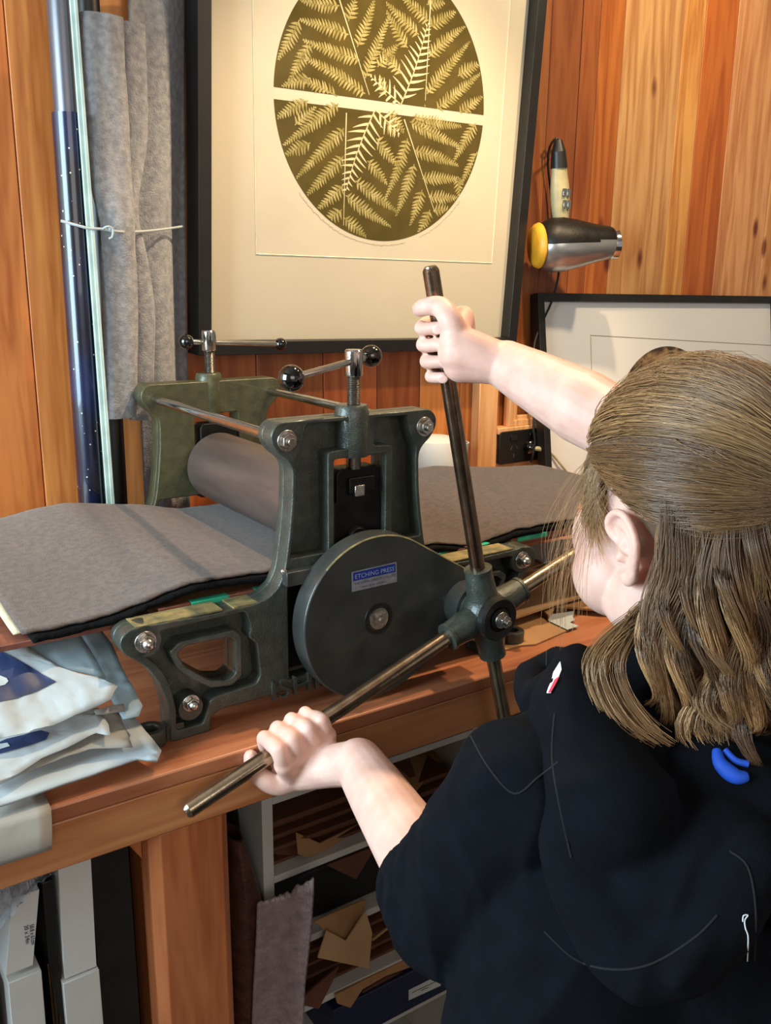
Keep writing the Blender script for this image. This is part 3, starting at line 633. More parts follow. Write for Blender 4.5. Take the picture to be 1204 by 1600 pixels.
# ------------------------------------------------------------ second framed print leaning at the right
TL = at(890, 464, y=1.69); BL = at(857, 792, z=ZB+.001)
BL = V((BL.x, 1.60, ZB+.001)); TLs = at(889, 464, y=1.685); BL = at(858, 792, y=1.60); BL.z = ZB+.002
PB = Plane(BL, (1, -.05, -.012), TLs-BL); WB = .93; HB = (TLs-BL).length
pic2 = thing('framed_print', BL, 'black framed print with round brown image leaning on the wall at the right', 'picture')
frame_build(PB, WB, HB, .020, .03, pic2, M['black'])
b = B(); PB.box(b, .018, .018, -.016, WB-.018, HB-.018, -.020); b.out('mount_board', M['mat2'], pic2, smooth=0)
b = B(); PB.box(b, .018, .018, -.006, WB-.018, HB-.018, -.0075); b.out('glass_pane', M['glass'], pic2, smooth=0)
q0 = PB.px(922, 524, -.016); q1 = PB.px(1198, 541, -.016)
b = B()
for a, c in (((q0[0], q0[1]), (q1[0]+.06, q1[1])), ((q0[0], q0[1]), (q0[0]-.005, .08))): b.tube([PB.p(*a, -.0158), PB.p(*c, -.0158)], .001, 4)
b.out('embossed_line', M['pencil'], pic2, smooth=0)
cc = PB.px(1045, 660, -.016); rr = PB.px(1045, 541, -.016)[1]-cc[1]
b = B(); b.slab([PB.p(cc[0]+math.cos(a)*rr*.98, cc[1]+math.sin(a)*rr, -.0156) for a in np.linspace(0, 2*math.pi, 80, endpoint=False)], PB.n*.0002); b.out('round_print', M['ink2'], pic2, smooth=0)

# ------------------------------------------------------------ hair dryer hanging on the wall
YD = 1.645
dz = lambda x, y, yy=YD: at(x, y, y=yy)
hd = thing('hair_dryer', dz(893, 385), 'silver and black hair dryer hanging nozzle right beside the fern print', 'hair dryer')
ax = (dz(958, 381, YD-.075)-dz(838, 386)); L0 = ax.length; axn = ax.normalized()
prof = [(-.004, .015), (0, .040), (.012, .055), (.035, .067), (.065, .067), (.10, .060), (.14, .049), (.18, .041), (L0-.006, .038)]
b = B(); b.lathe(dz(838, 384), axn, [(h, r*.92) for h, r in prof], 48)
body = b.out('body', [M['silver'], M['dark']], hd)
upd = (V((0, 0, 1))-axn*axn.z).normalized()
for f in body.data.polygons:
    c = f.center-dz(838, 384); c = c-axn*c.dot(axn)
    if c.dot(upd) > .004: f.material_index = 1
b = B(); b.lathe(dz(838, 384)-axn*.008, axn, [(-.002, 0), (-.002, .036), (0, .044), (.005, .049), (.012, .052), (.016, .050)], 40); b.out('rear_ring', M['yellow'], hd)
b = B(); e = dz(958, 381, YD-.075)-axn*.008; b.lathe(e, axn, [(-.004, .034), (0, .0355), (.014, .0355), (.015, .033), (.004, .031), (.004, 0)], 40); nz_ = b.out('nozzle', M['chrome'], hd)
b = B(); b.lathe(e+axn*.0045, axn, [(0, .030), (.001, 0)], 24); 
for k in range(6): a = k*math.pi/6; u = axn.orthogonal().normalized(); v = axn.cross(u); dd = u*math.cos(a)+v*math.sin(a); b.tube([e+axn*.007-dd*.030, e+axn*.007+dd*.030], .0012, 4)
b.out('grille', M['black'], nz_)
h0 = dz(876, 352); h1 = dz(873, 262); hv = (h1-h0).normalized()
b = B(); n = 12
b.tube([h0+(h1-h0)*t for t in np.linspace(0, 1, 9)], [.020, .021, .023, .0245, .025, .0245, .023, .021, .020], 20, flat=.8); hn = b.out('handle', M['beige'], hd)
b = B(); b.cone(h0-hv*.016, h0+hv*.001, .023, .0215); b.out('handle_collar', M['silver'], hd)
b = B(); b.cone(h1-hv*.001, h1+hv*.035, .020, .017); b.cone(h1+hv*.035, h1+hv*.06, .017, .009); b.out('cable_guard', M['black'], hd)
b = B(); cm = dz(871, 305)+V((-.0, -.0155, 0))
for i in (0, 1):
    for j in (0, 1):
        c = h0+(h1-h0)*(.36+.2*j)+V((0, -.0215, 0))+V((.013*(i-.5), 0, 0)); b.box(c-V((.005, .002, .009)), c+V((.005, .002, .009)))
b.out('switch', M['chrome'], hn, bevel=.0006)
b = B(); q = dz(846, 372)+V((0, -.058, 0)); b.box(q+V((.0, -.0005, 0)), q+V((.040, .0005, .003))); b.out('model_strip', M['stickergrey'], body, smooth=0)
# cord: loop over the hook, behind the body, down to the plug
cd = [h1+hv*.05, dz(878, 226, 1.68), dz(868, 217, 1.69), dz(858, 232, 1.70), dz(856, 260, 1.705), dz(860, 300, 1.708), dz(864, 350, 1.708), dz(872, 400, 1.70), dz(872, 430, 1.695), dz(862, 470, 1.69), dz(846, 505, 1.685), dz(835, 535, 1.68), dz(833, 570, 1.66), dz(835, 600, 1.65), dz(834, 640, 1.64), dz(833, 670, 1.632), dz(835, 690, 1.63), dz(832, 712, 1.632), dz(829, 722, 1.64)]
def smoothpts(P, n=6):
    o = []
    for i in range(len(P)-1):
        p0, p1, p2, p3 = P[max(i-1, 0)], P[i], P[i+1], P[min(i+2, len(P)-1)]
        for k in range(n):
            t = k/n; o.append(.5*((2*p1)+(-p0+p2)*t+(2*p0-5*p1+4*p2-p3)*t*t+(-p0+3*p1-3*p2+p3)*t**3))
    return o+[P[-1]]
b = B(); b.tube(smoothpts(cd), .0028, 8); b.out('power_cord', M['blackrubber'], hd)
hk = B(); hk.tube(smoothpts([dz(868, 228, 1.72), dz(868, 226, 1.69), dz(868, 219, 1.68), dz(868, 214, 1.678)]), .0022, 8); tag(hk.out('wall_hook', M['steel']), 'small wire hook in the planks holding the dryer cord', 'hook')

# ------------------------------------------------------------ power outlet and plugs
YO = 1.688
o_tl = at(779, 675, y=YO); o_br = at(843, 724, y=YO)
ow = o_br.x-o_tl.x; po = V((o_tl.x, YO, at(779, 726, y=YO).z)); oh = o_tl.z-po.z
out_ = thing('power_outlet', po, 'black double power outlet on the wooden ledge panel', 'power outlet')
me = plate([rnd([(0, 0), (ow, 0), (ow, oh), (0, oh)], .008, 5)], .012, .002); me.transform(Matrix.Translation((po.x, YO+.0005, po.z))); b = B(); b.mesh(me); b.out('face_plate', M['black'], out_)
for sx in (.32, .76):
    b = B(); b.box((po.x+ow*sx-.012, YO-.0085, po.z+oh*.70), (po.x+ow*sx+.010, YO-.005, po.z+oh*.88)); b.out('rocker_switch', M['blackball'], out_, bevel=.001)
b = B()
for dx_, dz_, rt in ((-.009, .008, .4), (.009, .008, -.4), (0, -.012, 0)):
    c = V((po.x+ow*.33+dx_, YO-.0056, po.z+oh*.38+dz_)); R3 = Matrix.Rotation(rt, 3, 'Y'); b.box(c-V((.001, .0006, .005)), c+V((.001, .0006, .005)), rot=R3)
b.out('socket_slots', M['steel'], out_, smooth=0)
pc = at(832, 700, y=YO-.02); pl = thing('power_plug', pc, 'black plug pushed into the right socket of the outlet', 'plug')
b = B(); b.lathe((pc.x, YO-.0065, pc.z), (0, -1, 0), [(0, 0), (0, .018), (.012, .0185), (.016, .014), (.024, .012), (.026, 0)], 28); b.out('plug_body', M['blackball'], pl)
b = B(); b.tube(smoothpts([V((pc.x, YO-.028, pc.z)), at(845, 702, y=YO-.04), at(860, 708, y=YO-.05), at(875, 725, y=YO-.06), at(890, 745, y=YO-.06), at(910, 775, y=YO-.06)]), [.006]*7+[.003]*24, 8); b.out('plug_cord', M['beige'], pl)
# white tub behind the press
tp = at(690, 735, y=1.60); tb = thing('plastic_tub', (tp.x-.01, 1.60, ZB), 'white rounded plastic tub standing behind the press', 'tub')
b = B(); b.lathe((1.235, 1.60, ZB), (0, 0, 1), [(0, 0), (0, .055), (.18, .060), (.225, .060), (.245, .052), (.252, .035), (.255, 0)], 48); b.out('tub_body', M['whitecard'], tb)
b = B(); b.lathe((1.235, 1.60, ZB+.17), (0, 0, 1), [(0, .061), (.004, .064), (.012, .064), (.014, .061)], 48); b.out('tub_rim', M['whitecard'], tb)
tb2 = thing('paper_cup', (1.333, 1.655, ZB), 'white cup beside the tub behind the wheel handle', 'cup')
b = B(); b.lathe((1.333, 1.655, ZB), (0, 0, 1), [(0, 0), (0, .026), (.21, .034), (.222, .036), (.222, .032), (.21, .031), (.01, .024), (.01, 0)], 32); b.out('cup_body', M['paper'], tb2)

# ------------------------------------------------------------ rolls standing in the corner left of the picture
def ext(p, q, z):  # extend the line p->q down to height z
    t = (z-p.z)/(q.z-p.z); return p+(q-p)*t
def rolltube(name, pa, pb, ya, yb, r, m, label, cat, cap=None, ztop=None, group=None):
    p = at(*pa, y=ya); q = at(*pb, y=yb); e = ext(p, q, ZB+.004)
    if ztop: p = ext(p, q, ztop)
    b = B(); b.cone(e, p, r, r, seg=36); o = b.out(name, m); tag(o, label, cat, group); return o, e, p
p = at(107, 178, y=1.60); q = at(147, 790, y=1.60); e = ext(p, q, ZB+.004)
sr = thing('wrapping_paper_roll', e, 'midnight blue starry paper roll standing left of the grey felt', 'paper roll')
b = B(); b.cone(e, p, .0265, .0265, seg=36); b.out('printed_paper', M['starry'], sr)
b = B(); b.cone(p, p+(p-q).normalized()*.34, .0225, .0225, seg=32); b.out('silver_core', M['dullsilver'], sr)
p2 = ext(at(138, 20, y=1.66), at(178, 700, y=1.66), 2.0); e2 = ext(at(138, 20, y=1.66), at(178, 700, y=1.66), ZB+.004)
b = B(); b.cone(e2, p2, .019, .019, seg=32); tag(b.out('black_tube', M['black']), 'tall black tube standing behind the rolled grey felt', 'tube')
# thin pale strip
a0 = at(108, -20, y=1.565); a1 = ext(at(112, 0, y=1.565), at(167, 775, y=1.565), ZB+.004)
b = B(); wd = V((.013, 0, 0)); b.slab([a0, a0+wd*.8, a1+wd, a1], (0, .006, 0)); b.slab([a0+wd*.45+V((0, -.003, 0)), a0+wd*.8+V((0, -.003, 0)), a1+wd+V((0, -.003, 0)), a1+wd*.55+V((0, -.003, 0))], (0, .003, 0)); tag(b.out('plastic_strip', M['mint'], smooth=0, bevel=.0005), 'long thin pale mint plastic strip leaning in front of the rolls', 'strip')
def loft(spine, hw, hd, name, m, seg=28, lump=.0015, seed=0, spiral=True):
    """flattened roll; spine world points, hw half widths, hd half depths"""
    b = B(); sp = smoothpts([V(s) for s in spine], 8); n = len(sp); rings = []
    for i, p in enumerate(sp):
        u = i/(n-1)*(len(hw)-1); k = min(int(u), len(hw)-2); f_ = u-k; w_ = hw[k]*(1-f_)+hw[k+1]*f_; d_ = hd[k]*(1-f_)+hd[k+1]*f_
        ring = []
        for s in range(seg):
            a = 2*math.pi*s/seg; l = 1+noise.noise(V((math.cos(a)*2+seed, math.sin(a)*2, i*.12)))*.12
            ring.append(b.bm.verts.new(p+V((math.cos(a)*w_*l, math.sin(a)*d_*l, 0))))
        rings.append(ring)
    for i in range(n-1):
        for s in range(seg): b.bm.faces.new((rings[i][s], rings[i][(s+1) % seg], rings[i+1][(s+1) % seg], rings[i+1][s]))
    for R, T in ((rings[0], 0), (rings[-1], -1)):
        c = sum((v.co for v in R), V())/seg
        inner = [b.bm.verts.new(c+(v.co-c)*.82) for v in R]; deep = [b.bm.verts.new(c+(v.co-c)*.8+V((0, 0, -.03 if T == 0 else .03))) for v in R]
        for s in range(seg):
            b.bm.faces.new((R[s], R[(s+1) % seg], inner[(s+1) % seg], inner[s])); b.bm.faces.new((inner[s], inner[(s+1) % seg], deep[(s+1) % seg], deep[s]))
        b.bm.faces.new(deep)
    return b.out(name, m, smooth=60)
fz = lambda *L: [at(x, y, y=yy) for x, y, yy in L]
tag(loft(fz((158, 24, 1.60), (163, 120, 1.60), (170, 250, 1.60), (183, 350, 1.59), (186, 420, 1.60), (187, 540, 1.60), (187, 652, 1.60)), [.034, .036, .037, .029, .032, .031, .030], [.02]*7, 'felt_roll', M['feltgrey'], seed=1), 'rolled light grey felt tied with white string, left of the pair', 'felt roll', 'tied grey felt rolls')
tag(loft(fz((205, 36, 1.63), (208, 120, 1.63), (210, 220, 1.63), (204, 300, 1.62), (203, 350, 1.62), (215, 420, 1.63), (224, 500, 1.63), (222, 580, 1.63), (220, 655, 1.63)), [.024, .024, .022, .014, .016, .022, .022, .022, .022], [.012]*9, 'felt_roll', M['feltgrey'], seed=5), 'wavy folded grey felt tied at its waist, right of the pair', 'felt roll', 'tied grey felt rolls')
# felt sheet behind them
b = B(); rows = []
LT = [(190, -20), (195, 170), (195, 350), (210, 560), (222, 800)]; RT = [(296, -20), (296, 170), (297, 350), (300, 560), (304, 800)]
NY_, NX_ = 40, 24
for j in range(NY_+1):
    u = j/NY_*4; k = min(int(u), 3); f_ = u-k
    l = V(LT[k])*(1-f_)+V(LT[k+1])*f_; r = V(RT[k])*(1-f_)+V(RT[k+1])*f_
    row = []
    for i in range(NX_+1):
        t = i/NX_; p = at(l.x+(r.x-l.x)*t, l.y+(r.y-l.y)*t, y=1.685); p.y += .022*math.cos(t*math.pi*1.0)*-1 + .012*math.sin(t*7+j*.05)-.005
        p.y = min(p.y, 1.712); row.append(b.bm.verts.new(p))
    rows.append(row)
for j in range(NY_):
    for i in range(NX_): b.bm.faces.new((rows[j][i], rows[j+1][i], rows[j+1][i+1], rows[j][i+1]))
o = b.out('felt_sheet', M['feltgrey'], smooth=180); s = o.modifiers.new('s', 'SOLIDIFY'); s.thickness = .004; tag(o, 'wide grey felt sheet hanging behind the tied rolls next to the frame', 'felt sheet')
b = B(); P_ = smoothpts(fz((95, 345, 1.575), (120, 352, 1.566), (140, 357, 1.562), (160, 358, 1.563), (185, 362, 1.565), (215, 362, 1.60), (250, 359, 1.645), (285, 354, 1.672)))
b.tube(P_, .0022, 8); st_ = tag(b.out('string', M['paper']), 'white string tied around the felt rolls with a small knot', 'string')
b = B(); b.tube(smoothpts(fz((160, 358, 1.560), (168, 354, 1.556), (176, 358, 1.556), (175, 370, 1.557), (170, 373, 1.558))), .0018, 8); b.ball(at(172, 357, y=1.559), .0035, seg=12); b.out('knot', M['paper'], st_)

# ------------------------------------------------------------ pile of papers on the bench at the left
def sheet(name, poly, plane, m, label, cat, group, amp=.004, th=.0006, sc_=14, parts=(), seed=0, curl=0):
    (y0, z0, sl) = plane; n = V((0, -sl, 1)).normalized(); po = V((0, y0, z0)); n = n
    pts = [at(x, y, plane=(po, n)) for x, y in poly]
    def build(P, off, amp):
        g = bmesh.new(); vs = [g.verts.new(p) for p in P]; 
        for t in tessellate_polygon([P]): g.faces.new([vs[i] for i in t])
        bmesh.ops.remove_doubles(g, verts=g.verts, dist=1e-6)
        for _ in range(6):
            es = [e for e in g.edges if e.calc_length() > .014]
            if not es: break
            bmesh.ops.subdivide_edges(g, edges=es, cuts=1); bmesh.ops.triangulate(g, faces=g.faces)
        for v in g.verts:
            q = V((v.co.x*sc_+seed, v.co.y*sc_, seed*1.7)); h = noise.noise(q)*amp+abs(noise.noise(q*2.3))*amp*.8+noise.noise(q*6)*amp*.15
            v.co += n*(h+off)
            lo = ZB+.0015+off*.2 if v.co.y > YF else -9
            if v.co.z < lo: v.co.z = lo
        me = bpy.data.meshes.new(name); g.normal_update()
        if sum(f.normal.z for f in g.faces) < 0: bmesh.ops.reverse_faces(g, faces=g.faces)
        g.to_mesh(me); g.free(); return me
    o = link(name, build(pts, 0, amp), m); s = o.modifiers.new('s', 'SOLIDIFY'); s.thickness = th; s.offset = -1
    o.data.polygons.foreach_set('use_smooth', [True]*len(o.data.polygons)); o.data.set_sharp_from_angle(angle=r_(28)); tag(o, label, cat, group)
    for nm, pp, mm, of in parts:
        q = link(nm, build([at(x, y, plane=(po, n)) for x, y in pp], of, amp), mm); q.data.polygons.foreach_set('use_smooth', [True]*len(q.data.polygons)); par(q, o)
    return o
def c6(L): return [(x/4.013, 960+y/4.013) for x, y in L]
GP = 'papers piled beside the press'
sheet('paper_sheet', c6([(-120, 1240), (0, 1195), (200, 1130), (860, 903), (985, 916), (1012, 855), (965, 800), (835, 640), (600, 640), (-120, 800)]), (1.0, .822, .25), M['paper'], 'bottom thick white paper with folded right corner at the bench edge', 'paper', GP, .004, .0035, 10)
sheet('paper_sheet', c6([(-120, 1090), (0, 1060), (250, 960), (560, 850), (832, 832), (745, 620), (600, 590), (-120, 760)]), (1.0, .832, .42), M['paper2'], 'grey beige newsprint between the white sheets, folded at the right', 'paper', GP, .005, seed=3)
sheet('tissue_sheet', c6([(480, 100), (640, 95), (700, 190), (765, 340), (850, 500), (892, 580), (870, 640), (770, 660), (700, 540), (640, 380), (560, 230)]), (1.0, .838, .60), M['tissue'], 'grey blue tissue hanging nearest to the press foot', 'tissue paper', None, .007, seed=9)
sheet('paper_sheet', c6([(-120, 1080), (0, 1052), (120, 995), (260, 900), (420, 835), (600, 742), (690, 770), (680, 690), (640, 625), (560, 615), (300, 640), (-120, 760)]), (1.0, .842, .50), M['paper'], 'white sheet with a navy printed bar, third from the top', 'paper', GP, .005, seed=5,
      parts=(('navy_bar', c6([(-120, 850), (0, 800), (40, 782), (255, 738), (310, 752), (290, 790), (60, 860), (-120, 910)]), M['navy'], .0012), ('white_notch', c6([(-120, 840), (0, 815), (45, 810), (62, 832), (0, 850), (-120, 885)]), M['paper'], .0022)))
sheet('tissue_sheet', c6([(100, 180), (300, 90), (490, 95), (560, 210), (665, 400), (430, 360), (300, 340)]), (1.0, .852, .62), M['tissue'], 'pale blue tissue between the top print and the bed', 'tissue paper', None, .006, seed=13)
sheet('paper_sheet', c6([(-120, 830), (0, 785), (180, 745), (330, 700), (480, 632), (690, 548), (718, 490), (737, 462), (640, 408), (490, 370), (360, 330), (130, 178), (0, 180), (-120, 180)]), (1.0, .862, .60), M['paper'], 'top white sheet with a large navy arrow shaped print', 'paper', GP, .006, seed=21,
      parts=(('navy_print', c6([(-120, 170), (0, 232), (180, 330), (352, 426), (180, 500), (0, 556), (-120, 590)]), M['navy'], .0012), ('white_cutout', c6([(-120, 380), (0, 395), (40, 412), (52, 430), (30, 448), (0, 456), (-120, 480)]), M['paper'], .0022)))
sheet('folded_sheet', c6([(590, 600), (700, 570), (775, 560), (780, 602), (650, 625), (600, 622)]), (1.0, .845, .55), M['paper2'], 'small folded beige sheet sticking out to the right of the pile', 'paper', None, .002, .002, seed=2)
# the sheet that droops over the bench front
b = B(); xs = np.linspace(-.12, .245, 20); rows = []
e0 = at(83, 1236, y=.985); 
for j in range(12):
    t = j/11; row = []
    for x in np.linspace(-.15, e0.x-.001*j, 24):
        if t < .35: y = .985+.09*(1-t/.35); z = ZB+.004+.0*t
        else: s = (t-.35)/.65; y = .985-.016*math.sin(s*1.6); z = ZB+.004-.043*s
        row.append(b.bm.verts.new((x, y, z+noise.noise(V((x*14, t*3, 0)))*.002)))
    rows.append(row)
for j in range(11):
    for i in range(23): b.bm.faces.new((rows[j][i], rows[j+1][i], rows[j+1][i+1], rows[j][i+1]))
o = b.out('drooping_sheet', M['paper2'], smooth=180); s = o.modifiers.new('s', 'SOLIDIFY'); s.thickness = .0008; tag(o, 'grey white sheet drooping over the front edge of the bench', 'paper')

# ------------------------------------------------------------ boards, kraft paper on the bench at the right
def flat(name, px, z, m, label, cat, th=.002, group=None, sl=0, y0=1.0):
    n = V((0, -sl, 1)).normalized(); P = [at(x, y, plane=(V((0, y0, z)), n)) for x, y in px]
    b = B(); b.slab(P, (0, 0, -th)); o = b.out(name, m, smooth=0, bevel=.0003); tag(o, label, cat, group); return o
def k5(L): return [(770+x/6.337, 820+y/6.337) for x, y in L]
flat('brown_board', k5([(60, 1010), (370, 868), (745, 1040), (420, 1180), (280, 1190), (100, 1240)]), ZB+.0035, M['card'], 'reddish brown board lying flat at the bench front right of the wheel', 'board', .003)
flat('torn_paper', k5([(540, 945), (575, 885), (800, 853), (790, 910), (810, 940), (760, 965), (850, 1000), (735, 1038)]), ZB+.0062, M['paper'], 'torn white scrap of paper on the bench near the brown board', 'paper', .0006)
flat('grey_board', k5([(470, 830), (560, 790), (850, 710), (1060, 760), (1400, 700), (1400, 840), (1060, 840), (620, 800), (560, 900)]), ZB+.014, M['card'], 'grey brown board edge under the kraft envelope', 'board', .004)
flat('kraft_envelope', k5([(120, 500), (330, 330), (700, 330), (1100, 500), (1300, 600), (850, 712), (620, 775), (360, 865), (140, 935)]), ZB+.024, M['kraft'], 'large kraft paper envelope under the right wheel handle', 'envelope', .005)
flat('brown_board', k5([(260, 230), (330, 270), (520, 370), (300, 450), (150, 420)]), ZB+.036, M['card'], 'small brown board corner behind the right wheel handle', 'board', .003)
flat('white_board', k5([(296, 215), (680, 145), (1200, 80), (1400, 330), (700, 330), (500, 368), (330, 275)]), ZB+.044, M['paper'], 'cream white board lit by the lamp beside the right end of the press', 'board', .004)
flat('board_stack', k5([(260, 235), (680, 150), (1400, 60), (1400, 440), (700, 420), (300, 440)]), ZB+.031, M['card'], 'low stack of boards beneath the cream white board', 'board stack', .006)

# ------------------------------------------------------------ things under the bench
# white shelf unit right of the leg
su = thing('shelf_unit', (.74, 1.3, ZF), 'white shelving unit full of cardboard under the right half of the bench', 'shelf unit')
ys, ye = 1.10, 1.60
XL, XR = .541, .965
b = B(); b.box((XL, ys, ZF), (XL+.018, ye, .70)); b.out('side_panel', M['whitepaint'], su, bevel=.001)
b = B(); b.box((XR-.018, ys, ZF), (XR, ye, .70)); b.out('side_panel', M['whitepaint'], su, bevel=.001)
b = B(); b.box((XL, ye, ZF), (XR, ye+.01, .70)); b.out('back_panel', M['whitepaint'], su)
SZ = [.640, .504, .370, .240, .128, -.10]
for z in SZ:
    b = B(); b.box((XL+.0182, ys, z-.012), (XR-.0182, ye-.001, z)); b.out('shelf', M['whitepaint'], su, bevel=.001)
def onshelf(name, px, z, m, label, th=.003, group=None, cat='cardboard', yb=None, sl=0.0, y0=1.1):
    n = V((0, -sl, 1)).normalized(); P = [at(x, y, plane=(V((0, y0, z+th)), n)) for x, y in px]
    for q in P:
        q.y = min(q.y, ye-.01); q.x = max(XL+.02, min(XR-.02, q.x)) if q.y > ys-.001 else q.x
    b = B(); b.slab(P, (0, 0, -th)); o = b.out(name, m, smooth=0, bevel=.0003); return tag(o, label, cat, group)
def boardbox(name, x0, x1, y0, y1, z0, th, rot, m, label, cat='cardboard'):
    b = B(); c = V(((x0+x1)/2, (y0+y1)/2, z0+th/2)); b.box((x0, y0, z0), (x1, y1, z0+th), rot=Matrix.Rotation(rot, 3, 'Z')); o = b.out(name, m, smooth=0, bevel=.0004); return tag(o, label, cat)
# top shelf (below the bench rail): brown wooden printing blocks and a jar shaped piece on the right
s1 = SZ[1]; s2 = SZ[2]; s3 = SZ[3]; s4 = SZ[4]
def pxs(*L): return [(350+x/2.937, 1100+y/2.937) for x, y in L]
def tilted(name, px, ya, yb, m, label, th=.004, cat='cardboard', lowz=None):
    """board whose traced outline lies on a tilted plane from (ya, bottom) to (yb, top)"""
    zs = [p[1] for p in px]; lo, hi = max(zs), min(zs); P = []
    for x, y in px:
        t = (lo-y)/(lo-hi); P.append(at(x, y, y=ya+(yb-ya)*t))
    b = B(); b.slab(P, (0, th, 0)); o = b.out(name, m, smooth=0, bevel=.0004); return tag(o, label, cat)
tilted('cut_board', pxs((225, 610), (585, 470), (600, 500), (640, 520), (400, 700), (230, 690)), 1.12, 1.19, M['carddark'], 'dark brown board offcut leaning on the upper left shelf')
tilted('cut_board', pxs((330, 590), (440, 640), (640, 540), (650, 610), (380, 705), (340, 690)), 1.108, 1.14, M['card'], 'brown folded offcut in front on the upper left shelf', .003)
tilted('cut_board', pxs((225, 460), (480, 370), (560, 430), (600, 480), (225, 620)), 1.25, 1.33, M['carddark'], 'dark brown panel standing at the back of the upper left shelf')
tilted('leather_board', pxs((700, 255), (985, 195), (1022, 235), (870, 415), (790, 350)), 1.105, 1.22, M['card'], 'angled tan board with a dark patch in the top right shelf bay', .006)
tilted('dark_patch', pxs((770, 270), (850, 245), (880, 330), (855, 340)), 1.103, 1.16, M['carddark'], 'dark brown scrap lying on the angled tan board', .002, 'scrap')
tilted('cut_board', pxs((470, 740), (700, 650), (605, 805)), 1.098, 1.12, M['carddark'], 'triangular brown corner poking out above the second shelf')
tilted('cut_board', pxs((410, 1000), (430, 1010), (470, 1050), (560, 1085), (600, 1060), (655, 905), (640, 900)), 1.085, 1.10, M['card'], 'tan cardboard flap hanging over the second shelf edge, upper one', .003)
tilted('cut_board', pxs((470, 1040), (560, 1088), (650, 950), (680, 1050), (665, 1215), (430, 1165)), 1.070, 1.082, M['kraft'], 'tan cardboard flap hanging over the second shelf edge, lower one', .003)
tilted('cut_board', pxs((680, 960), (860, 880), (930, 1050), (690, 1170), (670, 1100)), 1.13, 1.20, M['carddark'], 'reddish brown board stack on the third shelf at the right')
tilted('cut_board', pxs((680, 1080), (860, 940), (865, 948), (682, 1090)), 1.12, 1.125, M['card'], 'thin board edge crossing the third shelf', .003)
tilted('cut_board', pxs((370, 1340), (530, 1200), (500, 1270), (435, 1400), (350, 1380)), 1.09, 1.11, M['carddark'], 'brown board leaning left of the third shelf edge')
tilted('cut_board', pxs((510, 1335), (700, 1240), (860, 1160), (975, 1115), (975, 1165), (740, 1250), (635, 1310), (580, 1395), (520, 1375)), 1.092, 1.10, M['card'], 'long torn tan board on the bottom shelf above the navy folder', .004)
tilted('cut_board', pxs((635, 1320), (740, 1255), (960, 1180), (975, 1195), (640, 1345)), 1.100, 1.104, M['carddark'], 'dark board edge between the torn tan board and the navy folder', .2)
for nm, x0_, x1_, z_, h_, m_, lab_ in (('board_stack', .562, .93, s1, .045, 'carddark', 'stack of dark brown boards added to darken the upper shelf bay'), ('board_stack', .562, .80, s1+.046, .03, 'carddark', 'shorter stack of dark boards added on top to darken the upper bay'), ('black_bay_filler', .562, .93, s2, .095, 'blackrubber', 'large black block added to darken the second shelf bay'), ('board_stack', .562, .94, s3, .085, 'carddark', 'thick stack of reddish brown boards added to darken the third shelf bay')):
    q_ = B(); k_ = 0  # filler stacks and block added to make the shelf bays darker
    if nm == 'black_bay_filler':
        q_.box((x0_, 1.13, z_+.001), (x1_, 1.57, z_+h_)); tag(q_.out(nm, M[m_], bevel=.006), lab_, 'filler block'); continue
    while k_*.006 < h_: q_.box((x0_+.004*(k_ % 3), 1.125+.006*((k_*7) % 4), z_+.001+k_*.006), (x1_-.006*(k_ % 2), 1.58, z_+.001+k_*.006+.0055)); k_ += 1
    tag(q_.out(nm, M[m_], smooth=0), lab_, 'board stack' if nm == 'board_stack' else 'filler block', None, 'stuff' if nm == 'board_stack' else None)
# navy folder with a white label
fo = [at(560, 1620, y=1.095), at(702, 1529, y=1.095), at(702, 1500, y=1.095), at(694, 1492, y=1.095), at(560, 1560, y=1.095), at(500, 1600, y=1.095)]
fr_ = thing('document_folder', fo[0], 'navy folder with a white label in the lowest visible shelf bay', 'folder')
b = B(); F_ = [at(690, 1494, y=1.095), at(702, 1503, y=1.095), at(702, 1528, y=1.095)]
x_l = .66; zt = at(690, 1494, y=1.095).z; zb = s4+.001
b.slab([(x_l, 1.095, zb), (XR-.022, 1.095, zb), (XR-.022, 1.095, zt-.004), (XR-.027, 1.095, zt), (x_l, 1.095, zt)], (0, .24, 0)); b.out('folder_box', M['bluebinder'], fr_, smooth=0, bevel=.002)
lb = [at(638, 1563, y=1.0945), at(688, 1540, y=1.0945), at(688, 1522, y=1.0945), at(638, 1547, y=1.0945)]
b = B(); b.slab(lb, (0, -.0004, 0)); lbo = b.out('paper_label', M['whitecard'], fr_, smooth=0)
b = B()
for t_, s0, s1_ in ((.60, .10, .90), (.40, .38, .62)):
    pts = []
    for k in range(int(60*(s1_-s0))): s_ = s0+(s1_-s0)*k/(60*(s1_-s0)); pts.append(bil(lb, s_, t_+random.uniform(-.05, .05))+V((0, -.0007, 0)))
    b.tube(pts, .0006, 4)
b.out('label_text', M['greytext'], lbo, smooth=0)
